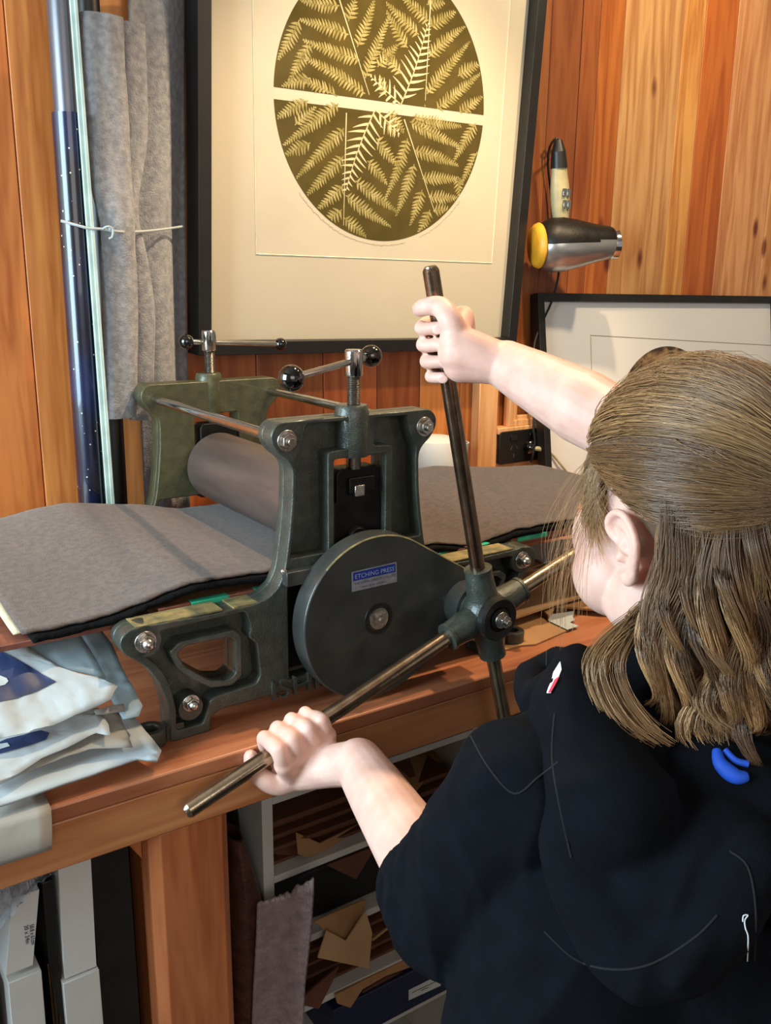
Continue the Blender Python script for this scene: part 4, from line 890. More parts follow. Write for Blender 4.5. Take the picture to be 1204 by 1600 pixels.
# bubble wrap roll and dark sacking standing between the leg and the shelves
def lumpy(name, spine, hw, hd, m, label, cat, seed):
    o = loft(spine, hw, hd, name, m, 32, seed=seed); return tag(o, label, cat)
b = B(); rows = []
Lp = [(402, 1410), (400, 1470), (396, 1540), (392, 1640)]; Rp = [(488, 1388), (484, 1450), (474, 1540), (470, 1640)]
for j in range(41):
    u = j/40*3; k = min(int(u), 2); f_ = u-k; l = V(Lp[k])*(1-f_)+V(Lp[k+1])*f_; r = V(Rp[k])*(1-f_)+V(Rp[k+1])*f_; row = []
    for i in range(41):
        t = i/40; x = l.x+(r.x-l.x)*t; y = l.y+(r.y-l.y)*t-(18*t*t if j == 0 else 0)+(noise.noise(V((t*9, 0, 1)))*8 if j == 0 else 0)
        p = at(x, y, y=1.035+.03*(1-t)**2+.012*math.sin(t*4)); p += V((0, -.0025*abs(math.sin(i*1.57)*math.sin(j*1.57)), 0)); row.append(b.bm.verts.new(p))
    rows.append(row)
for j in range(40):
    for i in range(40): b.bm.faces.new((rows[j][i], rows[j+1][i], rows[j+1][i+1], rows[j][i+1]))
o = b.out('bubble_wrap', M['bubble'], smooth=180); s = o.modifiers.new('s', 'SOLIDIFY'); s.thickness = .004; s.offset = -1; tag(o, 'greyish sheet of bubble wrap standing right of the bench leg', 'bubble wrap')
M['redbubble'] = mat('reddish brown translucent wrap', '4a2a22', .4, 0, .3, 60, .6, 200)
lumpy('brown_wrap_roll', fz((362, 1300, 1.11), (378, 1400, 1.10), (386, 1500, 1.10), (388, 1660, 1.10)), [.012, .026, .032, .034], [.03]*4, M['redbubble'], 'dark reddish brown wrapped roll between the bench leg and bubble wrap', 'wrapped roll', 3)
M['sack'] = mat('dark olive cloth', '25251c', .9, 0, .4, 30, .5, 90)
lumpy('olive_sack', fz((382, 1235, 1.20), (384, 1320, 1.20), (380, 1450, 1.20), (372, 1660, 1.20)), [.02, .03, .040, .045], [.03]*4, M['sack'], 'dark olive cloth bundle behind the wrapped roll under the bench', 'cloth bundle', 8)
# left: boxes, frames and panel leaning under the bench
def upright(name, x0, x1, y0, y1, ztop, m, lean=0, z0=None):
    z0 = ZF if z0 is None else z0; b = B(); b.slab([(x0, y0, z0), (x1, y0, z0), (x1+lean, y0, ztop), (x0+lean, y0, ztop)], (0, y1-y0, 0)); return b
ba = thing('canvas_box', (.18, 1.15, ZF), 'narrow white box marked 50.8 x 61cm standing leftmost under the bench', 'box', 'white boxes stored under the bench')
b = upright('b', .158, .190, 1.03, 1.45, .672, 0, .016, .57); b.out('box_sleeve', M['whitecard'], ba, bevel=.001)
b = upright('b', .150, .1895, 1.026, 1.45, .562, 0, .009); b.out('box_body', M['whitepaint'], ba, bevel=.001)
for txt, px_, wd, ht in (('50.8 x 61cm', (51, 1446), .028, .005), ('20 x 24in', (42.5, 1447), .026, .005)):
    me = textmesh(txt, .01, .0002, Matrix()); me.transform(fitM(me, at(px_[0]-5, px_[1], y=1.0292), (0, 0, -1), (1, 0, .0), wd, ht)); b = B(); b.mesh(me); b.out('size_print', M['greytext'], ba, smooth=0)
bb_ = thing('canvas_box', (.24, 1.15, ZF), 'wider plain white box standing between the dark frame and the black panel', 'box', 'white boxes stored under the bench')
b = upright('b', .226, .266, 1.03, 1.45, .700, 0, .004, .532); b.out('box_sleeve', M['whitecard'], bb_, bevel=.001)
b = upright('b', .222, .268, 1.026, 1.45, .530, 0, 0); b.out('box_body', M['whitepaint'], bb_, bevel=.001)
ff = thing('picture_frame', (.206, 1.15, ZF), 'dark frame moulding with gold lines wedged between the two white boxes', 'picture frame')
b = upright('b', .2068, .2205, 1.036, 1.42, .675, 0, .004); b.out('frame_side', M['black'], ff, bevel=.001)
M['goldm'] = mat('dull gold moulding', '6a4a2c', .35, .7, .3, 80)
b = B()
for k in range(3): b.box((.2078+.004*k, 1.033, ZF), (.2092+.004*k, 1.0361, .56-.04*k))
b.out('gold_lines', M['goldm'], ff, bevel=.0003)
b = upright('b', .2685, .318, 1.032, 1.44, .700, 0, .0); tag(b.out('display_board', M['black'], bevel=.001), 'flat black panel standing right of the wider white box', 'panel')
b = upright('b', .10, .146, 1.05, 1.44, .55, 0, 0); tag(b.out('black_case', M['black'], bevel=.002), 'black case standing at the far left under the bench', 'case')
# crumpled clear plastic draped over the boxes
b = B(); rows = []
PL = [(-40, 1400), (0, 1395), (30, 1380), (60, 1362), (85, 1352), (108, 1350)]
for j in range(16):
    row = []
    for i in range(60):
        t = i/59; px_ = -40+150*t; top = 1392-45*max(0, (px_)/110)**.8-14; dep = (95*(1-t)**1.1+8)
        y = top+dep*j/15; p = at(px_, y, y=1.012-.012*math.sin(j*.5)); q = V((px_*.11, y*.09, 0)); p.y += noise.noise(q)*.010+abs(noise.noise(q*2))*.008; row.append(b.bm.verts.new(p))
    rows.append(row)
for j in range(15):
    for i in range(59): b.bm.faces.new((rows[j][i], rows[j+1][i], rows[j+1][i+1], rows[j][i+1]))
tag(b.out('plastic_film', M['plastic'], smooth=25), 'crumpled clear plastic film bunched over the leftmost boxes', 'plastic film')
# black sheets standing in for the dark space under the bench
b = B(); b.box((-.5, 1.46, ZF), (.33, 1.48, .70)); tag(b.out('dark_bay_sheet', M['black']), 'large black sheet standing in for the darkness behind the left storage bay', 'board')
b = B(); b.box((-.5, 1.61, ZF), (2.2, 1.63, .705)); tag(b.out('dark_back_sheet', M['black']), 'long black sheet standing in for the darkness at the back under the bench', 'board')

# ------------------------------------------------------------ the child turning the wheel
import mathutils, mathutils.bvhtree
child = thing('person', (.69, .46, ZF), 'child in a navy hoodie with half tied light brown hair gripping two wheel bars', 'person')
def _unit_sphere(seg):
    t = bmesh.new(); bmesh.ops.create_uvsphere(t, u_segments=seg, v_segments=max(6, seg//2), radius=1); t.verts.index_update()
    a = np.array([tuple(v.co) for v in t.verts]); f = [[v.index for v in q.verts] for q in t.faces]; t.free(); return a, f
_SPH = {}
class Acc:
    """fast collector of overlapping solids that a voxel remesh later fuses into one skin"""
    def __init__(s): s.v = []; s.f = []; s.n = 0
    def add(s, v, f): s.v.append(np.asarray(v, float)); s.f += [[i+s.n for i in q] for q in f]; s.n += len(v)
    def ball(s, c, r, M3=None, seg=20):
        if seg not in _SPH: _SPH[seg] = _unit_sphere(seg)
        a, f = _SPH[seg]; r = np.array((r, r, r) if isinstance(r, (int, float)) else tuple(r)); v = a*r
        if M3: v = v @ np.array(M3).T
        s.add(v+np.array(tuple(c)), f)
    def cone(s, p0, p1, r0, r1=None, seg=20):
        s.tube([p0, p1], [r0, r0 if r1 is None else r1], seg)
    def tube(s, pts, rad, seg=10):
        t = B(); t.tube(pts, rad, seg); t.bm.verts.index_update(); bmesh.ops.recalc_face_normals(t.bm, faces=t.bm.faces)
        s.add([tuple(v.co) for v in t.bm.verts], [[v.index for v in q.verts] for q in t.bm.faces]); t.bm.free()
def capsule(b, p0, p1, r0, r1, seg=20):
    b.cone(p0, p1, r0, r1, seg=seg); b.ball(p0, r0, seg=seg); b.ball(p1, r1, seg=seg)
def chain(b, pts, rs, seg=20):
    for i in range(len(pts)-1): capsule(b, V(pts[i]), V(pts[i+1]), rs[i], rs[i+1], seg)
def blob(b, name, vox, smooth_it=6, fac=.5):
    me = bpy.data.meshes.new('tmp'); me.from_pydata(np.concatenate(b.v).tolist(), [], b.f); me.update()
    o = bpy.data.objects.new('tmp', me); COL.objects.link(o)
    m = o.modifiers.new('r', 'REMESH'); m.mode = 'VOXEL'; m.voxel_size = vox
    if smooth_it: s = o.modifiers.new('s', 'SMOOTH'); s.factor = fac; s.iterations = smooth_it
    return evalmesh(o, name)
# head frame
az = YAW-math.radians(34); pt = math.radians(16); HS = 1.13
f0 = V((math.sin(az), math.cos(az), 0)); Hf = (f0*math.cos(pt)-V((0, 0, 1))*math.sin(pt)).normalized(); Hu = (V((0, 0, 1))*math.cos(pt)+f0*math.sin(pt)).normalized(); Hl = Hu.cross(Hf).normalized()
HC = at(1076, 800, d=.86)
def hp(f, l, u): return HC+(Hf*f+Hl*l+Hu*u)*HS
HM = Matrix((Hf, Hl, Hu)).transposed()
b = Acc()
def he(c, r): b.ball(hp(*c), (r[0]*HS, r[1]*HS, r[2]*HS), HM, seg=40)
he((-.008, 0, .015), (.094, .074, .088)); he((.03, 0, .02), (.058, .062, .065)); he((.03, 0, -.035), (.059, .065, .064)); he((.040, 0, -.060), (.046, .045, .045)); he((.064, 0, -.088), (.020, .024, .018))
for s in (-1, 1):
    he((.054, s*.042, -.014), (.032, .027, .038)); he((.052, s*.040, -.044), (.036, .037, .038)); he((.018, s*.050, -.064), (.038, .026, .032)); he((.076, s*.028, .006), (.014, .022, .010))
capsule(b, hp(.086, 0, -.002), hp(.103, 0, -.034), .006*HS, .0095*HS); he((.096, .009, -.036), (.008, .006, .006)); he((.096, -.009, -.036), (.008, .006, .006))
he((.086, 0, -.058), (.010, .020, .006)); he((.084, 0, -.067), (.010, .017, .006)); he((.081, 0, -.05), (.012, .022, .012))
NB = V((.690, .485, 1.035))
chain(b, [hp(-.022, 0, -.03), hp(-.030, 0, -.09), NB+V((0, 0, .0)), NB-V((0, 0, .05))], [.056, .054, .060, .075])
# ears
def ear(s):
    E0 = V((.004, s*.071, -.020))
    def ep(f, u, l=0): return hp(E0.x+f*.95, E0.y+s*(l*.85+.002), E0.z+u*.9)
    outer = [(.004, .006, .004), (.012, .018, .006), (.010, .028, .008), (-.002, .034, .012), (-.015, .031, .017), (-.023, .020, .020), (-.025, .006, .020), (-.020, -.008, .017), (-.013, -.019, .012), (-.006, -.026, .008), (.001, -.027, .006), (.005, -.020, .004)]
    pts = smoothpts([ep(*o) for o in outer], 4); n = len(pts)
    b.tube(pts, [.0036*HS*(1.25 if i > n*.72 else 1) for i in range(n)], 10)
    anti = [(-.003, .022, .008), (-.013, .018, .014), (-.016, .006, .0145), (-.012, -.008, .012), (-.004, -.016, .007)]
    b.tube(smoothpts([ep(*o) for o in anti], 4), .0028*HS, 8)
    b.ball(ep(.006, -.006, .004), .0045*HS, seg=14); b.ball(ep(-.001, -.024, .006), .0055*HS, seg=14)
    # thin plate filling the ear
    c = ep(-.006, .002, .0055); ring = [ep(o[0], o[1], max(o[2]-.0025, 0)) for o in outer]
    back_ = [p-Hl*s*.004*HS for p in ring]; k = len(ring)
    vv = [tuple(c)]+[tuple(p) for p in ring]+[tuple(p) for p in back_]+[tuple(c-Hl*s*.007*HS)]; ff = []
    for i in range(k):
        j = (i+1) % k; ff += [[0, 1+i, 1+j], [2*k+1, 1+k+j, 1+k+i], [1+i, 1+k+i, 1+k+j, 1+j]]
    if s < 0: ff = [q[::-1] for q in ff]
    b.add(vv, ff)
    b.cone(hp(E0.x+.002, s*.062, E0.z+.004), hp(E0.x-.008, s*.082, E0.z+.004), .014*HS, .007*HS, seg=16)
ear(1); ear(-1)
# arms: joint positions
LS = V((.535, .53, .955)); LE = at(708, 1425, d=.94); LW = at(560, 1192, d=1.145)
RS = V((.832, .49, 1.03)); RE = at(968, 668, d=1.045); RW = at(790, 570, d=1.165)
def arm(S, E, W, k=1.0):
    m1 = S.lerp(E, .5); m2 = E.lerp(W, .3); m3 = E.lerp(W, .75)
    chain(b, [S, m1, E, m2, m3, W], [.050, .046, .041, .0440, .0365, .031])
arm(LS, LE, LW); arm(RS, RE, RW)
def grip(Bc, a, p, wrist, sgn, sc_=1.0, thumb_far=False):
    """Bc bar centre under the palm, a axis toward the index side, p direction bar->palm; fingers wrap with rotation sgn about a"""
    a = a.normalized(); p = (p-a*p.dot(a)).normalized(); q = a.cross(p)*sgn     # q: direction from wrist side to knuckle side
    def cyl(ang, r, s): return Bc+a*s+(p*math.cos(ang)+q*math.sin(ang))*r
    R = BR
    fr = [.0096, .0102, .0098, .0084]; ss = [.030, .0095, -.0115, -.0315]; endang = [282, 290, 286, 272]
    knuck = []
    for i in range(4):
        r = fr[i]*sc_; s = ss[i]*sc_; rr = R+r*1.02
        k0 = Bc+a*s+p*(R+.017*sc_)+q*(.012*sc_); k1 = Bc+a*s+p*(R+.010*sc_)+q*(.036*sc_)
        knuck.append(k0)
        pts = [k0, k1]; rs = [r*1.12, r*1.12]
        for ang in (100, 140, 180, 220, endang[i]):
            bul = 1.10 if ang in (140, 220) else 1.0
            pts.append(cyl(math.radians(ang), rr*bul, s*(.95))); rs.append(r*(1.0 if ang < 200 else .9))
        sp = smoothpts(pts, 3); n = len(sp); rr_ = [rs[min(int(j/3), len(rs)-1)]*(1-.12*(j/n)) for j in range(n)]
        for j in range(n-1): capsule(b, sp[j], sp[j+1], rr_[j], rr_[j+1], 12)
        nails.append((pts[-1]+(pts[-1]-(Bc+a*s*.95)).normalized()*r*.82, a, (pts[-1]-Bc-a*s*.95).normalized(), r))
    # palm
    heel = Bc+p*(R+.016*sc_)-q*(.030*sc_)
    for i in range(4):
        h = heel+a*(ss[i]*.62*sc_); capsule(b, knuck[i], h, .0125*sc_, .0155*sc_, 14)
    capsule(b, knuck[0], knuck[3], .0125*sc_, .0115*sc_, 14)
    capsule(b, heel+a*.018*sc_, heel-a*.018*sc_, .016*sc_, .0155*sc_, 14)
    capsule(b, heel, wrist, .024*sc_, .029, 16); capsule(b, heel+a*.012*sc_, wrist, .021*sc_, .026, 16); capsule(b, heel-a*.014*sc_, wrist, .020*sc_, .026, 16)
    # thumb: from the wrist side of the palm near the index end, wrapping the other way round
    t0 = heel+a*(.020*sc_)+p*.002; t1 = Bc+a*(.040*sc_)+p*(R+.012*sc_)-q*(.030*sc_)
    pts = [t0, t1, Bc+a*(.052*sc_)+(p*math.cos(1.1)-q*math.sin(1.1))*(R+.0125*sc_), Bc+a*(.054*sc_)+(p*math.cos(1.9)-q*math.sin(1.9))*(R+.0105*sc_), Bc+a*(.050*sc_)+(p*math.cos(2.7)-q*math.sin(2.7))*(R+.0098*sc_)]
    sp = smoothpts(pts, 4); n = len(sp); r0, r1 = .0150*sc_, .0088*sc_
    for j in range(n-1): u = j/n; capsule(b, sp[j], sp[j+1], (r0*(1-u)+r1*u), (r0*(1-(j+1)/n)+r1*(j+1)/n), 12)
    nails.append((pts[-1]+(pts[-1]-Bc-a*.050*sc_).normalized()*.0088*sc_*.82, a, (pts[-1]-Bc-a*.05*sc_).normalized(), .0088*sc_))
nails = []
# left hand: on the lower left bar, palm on the near underside, fingers curl up behind and over
bdirL = (ends['left']-HUB).normalized(); tL = (at(458, 1158, y=.962)-HUB).dot(bdirL); BL_ = HUB+bdirL*tL
toL = (LW-BL_); grip(BL_, bdirL, toL*1.0+V((0, -.03, -.045)), LW, 1, 1.08)
# right hand: on the upright bar, palm to the right, fingers wrap the far side and come round the left
bdirT = (ends['top']-HUB).normalized(); tT = (at(690, 545, y=.962)-HUB).dot(bdirT); BT_ = HUB+bdirT*tT
toR = cR*1.0-cF*.35; grip(BT_, bdirT, toR, RW, 1 if (bdirT.cross(toR)).dot(cF) > 0 else -1, 1.12)
# torso and legs (under the clothes)
chain(b, [NB-V((0, 0, .04)), V((.69, .475, .93)), V((.695, .46, .78)), V((.70, .46, .68))], [.085, .10, .09, .10]); chain(b, [LS, NB-V((0, 0, .05)), RS], [.045, .07, .045])
for s in (-1, 1): chain(b, [V((.70+s*.062, .46, .66)), V((.70+s*.075, .49, .30)), V((.70+s*.08, .44, -.05))], [.075, .052, .035]); capsule(b, V((.70+s*.08, .44, -.075)), V((.70+s*.085, .54, -.09)), .03, .024)
bm_ = blob(b, 'body', .0023, 5); body_ = link('body', bm_, M['skin'], child); bm_.polygons.foreach_set('use_smooth', [True]*len(bm_.polygons))
for i, (c, a_, n_, r) in enumerate(nails):
    t_ = a_.cross(n_).normalized(); g = B(); g.ball(c, (r*.62, r*.72, .0011), Matrix((a_, t_, n_)).transposed(), seg=12); g.out('finger_nail', M['nail'], body_)
# facial features
for s in (-1, 1):
    e = B(); e.ball(hp(.0695, s*.030, -.008), .0125*HS, seg=24); eo = e.out('eye', M['eye'], body_)
    e = B(); q = hp(.0800, s*.0315, -.010); e.ball(q, (.0022*HS, .0055*HS, .0055*HS), HM, seg=16); e.out('iris', M['iris'], eo)
    e = B(); e.tube(smoothpts([hp(.088, s*.016, .012), hp(.088, s*.03, .017), hp(.080, s*.045, .013)]), .0018, 6); e.out('eyebrow', M['leg'], body_)
e = B(); e.tube(smoothpts([hp(.083, -.017, -.0625), hp(.0945, -.007, -.060), hp(.0955, 0, -.0615), hp(.0945, .007, -.060), hp(.083, .017, -.0625)]), .0032, 8, flat=.7); e.out('lips', M['lip'], body_)

# clothes
def fold(me, amp, sc3, seed, thr=None):
    n = len(me.vertices); me.update(); co = [v.co.copy() for v in me.vertices]; no = [v.normal.copy() for v in me.vertices]
    for i in range(n):
        q = co[i]; h = noise.noise(V((q.x*sc3[0]+seed, q.y*sc3[1], q.z*sc3[2]))); h2 = noise.noise(V((q.x*sc3[0]*2.3, q.y*sc3[1]*2.3+seed, q.z*sc3[2]*1.6)))
        r = (1-abs(h)*3.2); r = max(r, -.6); r = r*abs(r) if r > 0 else r
        me.vertices[i].co = q+no[i]*(amp*(r*.7+h2*.4))
b = Acc(); back = lambda x, y, d: at(x, y, d=d)
# trunk of the hoodie
chain(b, [V((.69, .495, .975)), V((.69, .468, .90)), V((.695, .455, .78)), V((.70, .45, .60))], [.105, .125, .138, .145], 36)
chain(b, [V((.765, .47, .985)), V((.775, .46, .85)), V((.78, .45, .62))], [.09, .115, .125], 30); chain(b, [V((.60, .50, .945)), V((.575, .50, .85)), V((.555, .49, .74)), V((.55, .48, .60))], [.085, .100, .115, .12], 30)
chain(b, [LS+V((.0, 0, -.005)), NB+V((0, -.01, -.045)), RS+V((0, 0, -.005))], [.070, .082, .062], 30)
# left sleeve, bunched at the elbow
Lc = LE.lerp(LW, .17)
chain(b, [LS, LS.lerp(LE, .35), LS.lerp(LE, .7), LE, Lc], [.066, .072, .070, .064, .054], 30)
for t_, r_o in ((.55, .074), (.75, .0755), (.93, .074)):
    c = LS.lerp(LE, t_); dd = (LE-LS).normalized(); u = dd.orthogonal().normalized(); v = dd.cross(u)
    b.tube([c+(u*math.cos(k*.35)+v*math.sin(k*.35))*(r_o-.012)+dd*.016*math.sin(k*.35+1) for k in range(19)], .012, 10)
c = Lc; dd = (LW-LE).normalized(); u = dd.orthogonal().normalized(); v = dd.cross(u)
b.tube([c+(u*math.cos(k*.35)+v*math.sin(k*.35))*.047+dd*.010 for k in range(19)], .011, 10)
# right sleeve
Rc = RS.lerp(RE, .82)
chain(b, [RS, RS.lerp(RE, .5), Rc], [.066, .062, .054], 30)
me = blob(b, 'hoodie', .0048, 5)
fold(me, .011, (6, 6, 3), 3.1); fold(me, .005, (13, 13, 7), 9.7)
hood = link('hoodie', me, M['hoodie'], child); me.polygons.foreach_set('use_smooth', [True]*len(me.polygons)); me['x'] = 0
sm = hood.modifiers.new('s', 'SMOOTH'); sm.factor = .4; sm.iterations = 2
# hood lying on the back
b = Acc()
def ch(L, r, seg=18):
    pts = smoothpts([back(*p) for p in L], 4); n = len(pts)
    for i in range(n-1):
        u0 = i/(n-1)*(len(r)-1); k = min(int(u0), len(r)-2); ra = r[k]*(1-(u0-k))+r[k+1]*(u0-k); u1 = (i+1)/(n-1)*(len(r)-1); k = min(int(u1), len(r)-2); rb = r[k]*(1-(u1-k))+r[k+1]*(u1-k)
        capsule(b, pts[i], pts[i+1], ra, rb, seg)
# left edge standing up beside the neck, in front of the shoulder
ch([(832, 1105, .86), (826, 1070, .90), (848, 1045, .93), (895, 1035, .90)], [.012, .014, .015, .016]); ch([(850, 1090, .86), (880, 1080, .86), (925, 1090, .84)], [.020, .022, .026])
ch([(905, 1040, .87), (900, 1110, .82), (930, 1190, .78), (960, 1260, .745)], [.022, .040, .045, .05])
# drape across the back
ch([(885, 1150, .82), (890, 1260, .775), (915, 1380, .745), (965, 1470, .725), (1050, 1495, .71), (1120, 1440, .70), (1180, 1350, .70)], [.026, .030, .032, .031, .031, .030, .026])
ch([(960, 1170, .825), (985, 1280, .785), (1010, 1370, .75), (1060, 1390, .74), (1120, 1320, .745)], [.040, .050, .050, .050, .045])
ch([(1040, 1120, .84), (1080, 1180, .82), (1120, 1240, .79), (1180, 1280, .77)], [.04, .052, .056, .05])
ch([(1150, 1180, .83), (1230, 1250, .79), (1260, 1380, .75)], [.04, .052, .045])
ch([(930, 1200, .80), (960, 1290, .742), (1010, 1400, .716)], [.014, .018, .014], 12); ch([(1180, 1300, .72), (1130, 1420, .69), (1060, 1520, .68)], [.014, .018, .012], 12)
me = blob(b, 'hood', .0045, 8); fold(me, .008, (9, 9, 4), 5.5); ho = link('hood', me, M['hoodie'], hood); me.polygons.foreach_set('use_smooth', [True]*len(me.polygons))
sm = ho.modifiers.new('s', 'SMOOTH'); sm.factor = .4; sm.iterations = 3
# small details: cloth tab at the neckline, blue knit, loose thread
bpy.context.view_layer.update(); _dg = bpy.context.evaluated_depsgraph_get()
_tr = [mathutils.bvhtree.BVHTree.FromObject(o_, _dg) for o_ in (hood, ho)]
def onto(x, y, lift=.0):
    dr = (at(x, y, d=1)-CAM).normalized(); best = None
    for k_, o_ in zip(_tr, (hood, ho)):
        mi = o_.matrix_world.inverted(); h_ = k_.ray_cast(mi @ CAM, dr)
        if h_[0] is not None and (best is None or h_[3] < best[1]): best = (o_.matrix_world @ h_[0], h_[3])
    return best[0]-dr*lift if best else at(x, y, d=.75)
def dens(L, n=5): return [(a_[0], a_[1]) for a_ in smoothpts([V((x, y, 0)) for x, y in L], n)]
M['seam'] = mat('navy seam thread', '07090e', .9, 0, .1)
for L in ([(735, 1150), (762, 1198), (803, 1240), (840, 1215), (872, 1190)], [(866, 1115), (862, 1180), (872, 1250), (892, 1340)], [(850, 1455), (900, 1500), (960, 1515), (1020, 1505), (1085, 1465), (1120, 1430)], [(1140, 1330), (1168, 1355), (1180, 1420), (1178, 1500)]):
    g = B(); g.tube([onto(x, y, .0004) for x, y in dens(L)], .0009, 6); g.out('seam', M['seam'], hood)
g = B(); g.slab([onto(x, y, .003) for x, y in ((854, 1083), (865, 1050), (875, 1034), (877, 1046), (869, 1066), (860, 1083))], cF*.002); go = g.out('neck_tab', M['whitecloth'], hood, smooth=0)
g = B(); g.slab([onto(x, y, .0036) for x, y in ((856, 1082), (866, 1062), (874, 1056), (868, 1068), (860, 1082))], cF*.0005); g.out('tab_print', M['pink'], go, smooth=0)
g = B(); pts = [onto(x, y, .001) for x, y in dens([(1119, 1172), (1124, 1192), (1138, 1207), (1152, 1214), (1166, 1213)])]; g.tube(pts, [.0035+.0035*math.sin(i/len(pts)*math.pi) for i in range(len(pts))], 12)
g.tube([onto(x, y, .001) for x, y in dens([(1132, 1172), (1148, 1188), (1168, 1194)])], .003, 12); g.out('blue_neckband', M['blue'], hood)
g = B(); g.tube([onto(x, y, .001) for x, y in dens([(1160, 1440), (1161, 1431), (1168, 1430), (1163, 1438), (1164, 1450), (1168, 1462), (1168, 1480), (1167, 1502)])], .0005, 6); g.out('loose_thread', M['whitecloth'], hood)
# trousers and shoes
b = Acc(); chain(b, [V((.70, .455, .66)), V((.70, .455, .58))], [.12, .12], 30)
for s in (-1, 1): chain(b, [V((.70+s*.062, .46, .60)), V((.70+s*.075, .49, .30)), V((.70+s*.08, .44, -.03))], [.088, .068, .055], 28)
me = blob(b, 'trousers', .007, 4); fold(me, .004, (8, 8, 6), 2); link('trousers', me, M['hoodie'], child); me.polygons.foreach_set('use_smooth', [True]*len(me.polygons))
for s in (-1, 1):
    b = Acc(); capsule(b, V((.70+s*.08, .42, ZF+.034)), V((.70+s*.09, .55, ZF+.028)), .040, .034); b.ball((.70+s*.085, .485, ZF+.016), (.042, .10, .016))
    me = blob(b, 'shoe', .005, 4); link('shoe', me, M['black'], child); me.polygons.foreach_set('use_smooth', [True]*len(me.polygons))

# hair: a close cap plus thousands of fine strands combed to the back and hanging in waves
def hcol(name):
    m, t, p = nt(name); N = t.nodes; L = t.links; a = N.new('ShaderNodeAttribute'); a.attribute_name = 'Col'; L.new(a.outputs['Color'], p.inputs['Base Color'])
    p.inputs['Roughness'].default_value = .30; p.inputs['Specular IOR Level'].default_value = .7; return m
M['hair'] = hcol('light brown hair'); M['haircap'] = mat('brown hair underlayer', '5a4331', .6, 0, .2, 60, .5, 300, stretch=(1, 1, .3))
rng = np.random.default_rng(3)
cran_c = V((-.008, 0, .018)); cran_r = V((.101, .081, .095))
def sph(azm, el, k=1.0):
    """scalp point: azm 0=front, + = left, el up (degrees)"""
    a_, e_ = math.radians(azm), math.radians(el)
    return V((cran_c.x+cran_r.x*k*math.cos(e_)*math.cos(a_), cran_c.y+cran_r.y*k*math.cos(e_)*math.sin(a_), cran_c.z+cran_r.z*k*math.sin(e_)))
def W_(v): return hp(v.x, v.y, v.z)
TIE = V((-.118, .004, .010))
strands = []; radii = []; cols = []
def hc(base, j=.18):
    k = 1+rng.normal()*j; w_ = rng.uniform(-.04, .04); return (max(.02, base[0]*k), max(.012, base[1]*k*(1+w_)), max(.006, base[2]*k*(1-w_)), 1)
BR1 = (.235, .125, .055); BR2 = (.44, .255, .115); BR3 = (.11, .06, .03)
def onell(v, k):
    d = V(((v.x-cran_c.x)/cran_r.x, (v.y-cran_c.y)/cran_r.y, (v.z-cran_c.z)/cran_r.z)); l = d.length; return V((cran_c.x+(v.x-cran_c.x)/l*k, cran_c.y+(v.y-cran_c.y)/l*k, cran_c.z+(v.z-cran_c.z)/l*k))
def hairline(azm):
    a_ = abs(azm)
    if a_ < 35: return 48-a_*.15
    if a_ < 75: return 43-(a_-35)*.75
    return 13-(a_-75)*.95 if a_ < 96 else -7-(a_-96)*.2
# A: combed back to the tie
for n in range(9000):
    azm = rng.uniform(-178, 178); lo = hairline(azm)
    el = lo+(90-lo)*rng.random()**1.5 if abs(azm) < 100 else rng.uniform(-4, 88)
    if n % 3 == 0 and abs(azm) < 110: el = lo+rng.uniform(0, 6)
    r0 = sph(azm, el); k1 = 1.0+.035*rng.random()+.012
    pts = []
    jit = V((rng.normal(), rng.normal(), rng.normal()))*.0035
    lift = rng.random()*.012
    for i in range(13):
        t = i/12; v = r0.lerp(TIE, t**1.08); sag = math.sin(t*math.pi)
        v = onell(v, 1+.10*sag*rng.uniform(.9, 1.05)*.6+k1-1+lift*sag) if t < .93 else v
        v = v+jit*sag+V((0, 0, -.012*sag*(1 if el < 30 else 0)))
        if i == 12: v = TIE+jit
        pts.append(W_(v))
    strands.append(pts); radii.append(.00030*HS*rng.uniform(.7, 1.3)); c_ = hc(BR2 if (el > 30 and rng.random() < .65) else BR1); cols.append((c_[0], c_[1], c_[2], 0))
# B: loose lower hair hanging in wavy locks
def hang(root, lens, wave, phase, drift, curl, col, nstr=42, spread=.006, rad=.00034, start=None):
    """root in head coordinates; falls with gravity in world space"""
    R0 = W_(root); outw = (R0-HC); outw.z = 0; outw = outw.normalized() if outw.length > 0 else V((0, -1, 0)); side_ = V((-outw.y, outw.x, 0))
    N = 16; base = []
    for i in range(N+1):
        t = i/N; z = -lens*t
        p = R0+V((0, 0, z))+outw*(.014*math.sin(min(t*2.2, 1)*1.57)+.010*t*t+drift[0]*t)+side_*(drift[1]*t)
        p += side_*wave*math.sin(t*9.5+phase)*t**.6+outw*wave*.9*math.cos(t*9.5+phase)*t**.6
        if t > .72: s = (t-.72)/.28; p += outw*(-curl*.7*s*s)+side_*curl*s*s*math.sin(phase)+V((0, 0, curl*.5*s*s))
        base.append(p)
    for k in range(nstr):
        a_, r = rng.uniform(0, 6.28), math.sqrt(rng.random())*spread; L_ = rng.uniform(.86, 1.02); pts = []
        o = side_*math.cos(a_)*r*1.5+outw*math.sin(a_)*r; ph = rng.uniform(-.25, .25)
        for i in range(N+1):
            u = i*L_; q = min(int(u), N-1); f_ = u-q; pb = base[q].lerp(base[min(q+1, N)], min(f_, 1)); t = i/N
            thin = 1-.45*t+.25*math.sin(t*6+phase); pts.append(pb+o*thin+side_*.0012*math.sin(t*14+ph*6)*t)
        strands.append(pts); radii.append(rad*rng.uniform(.8, 1.3)); cols.append(hc(col, .13))
zend = 1.005
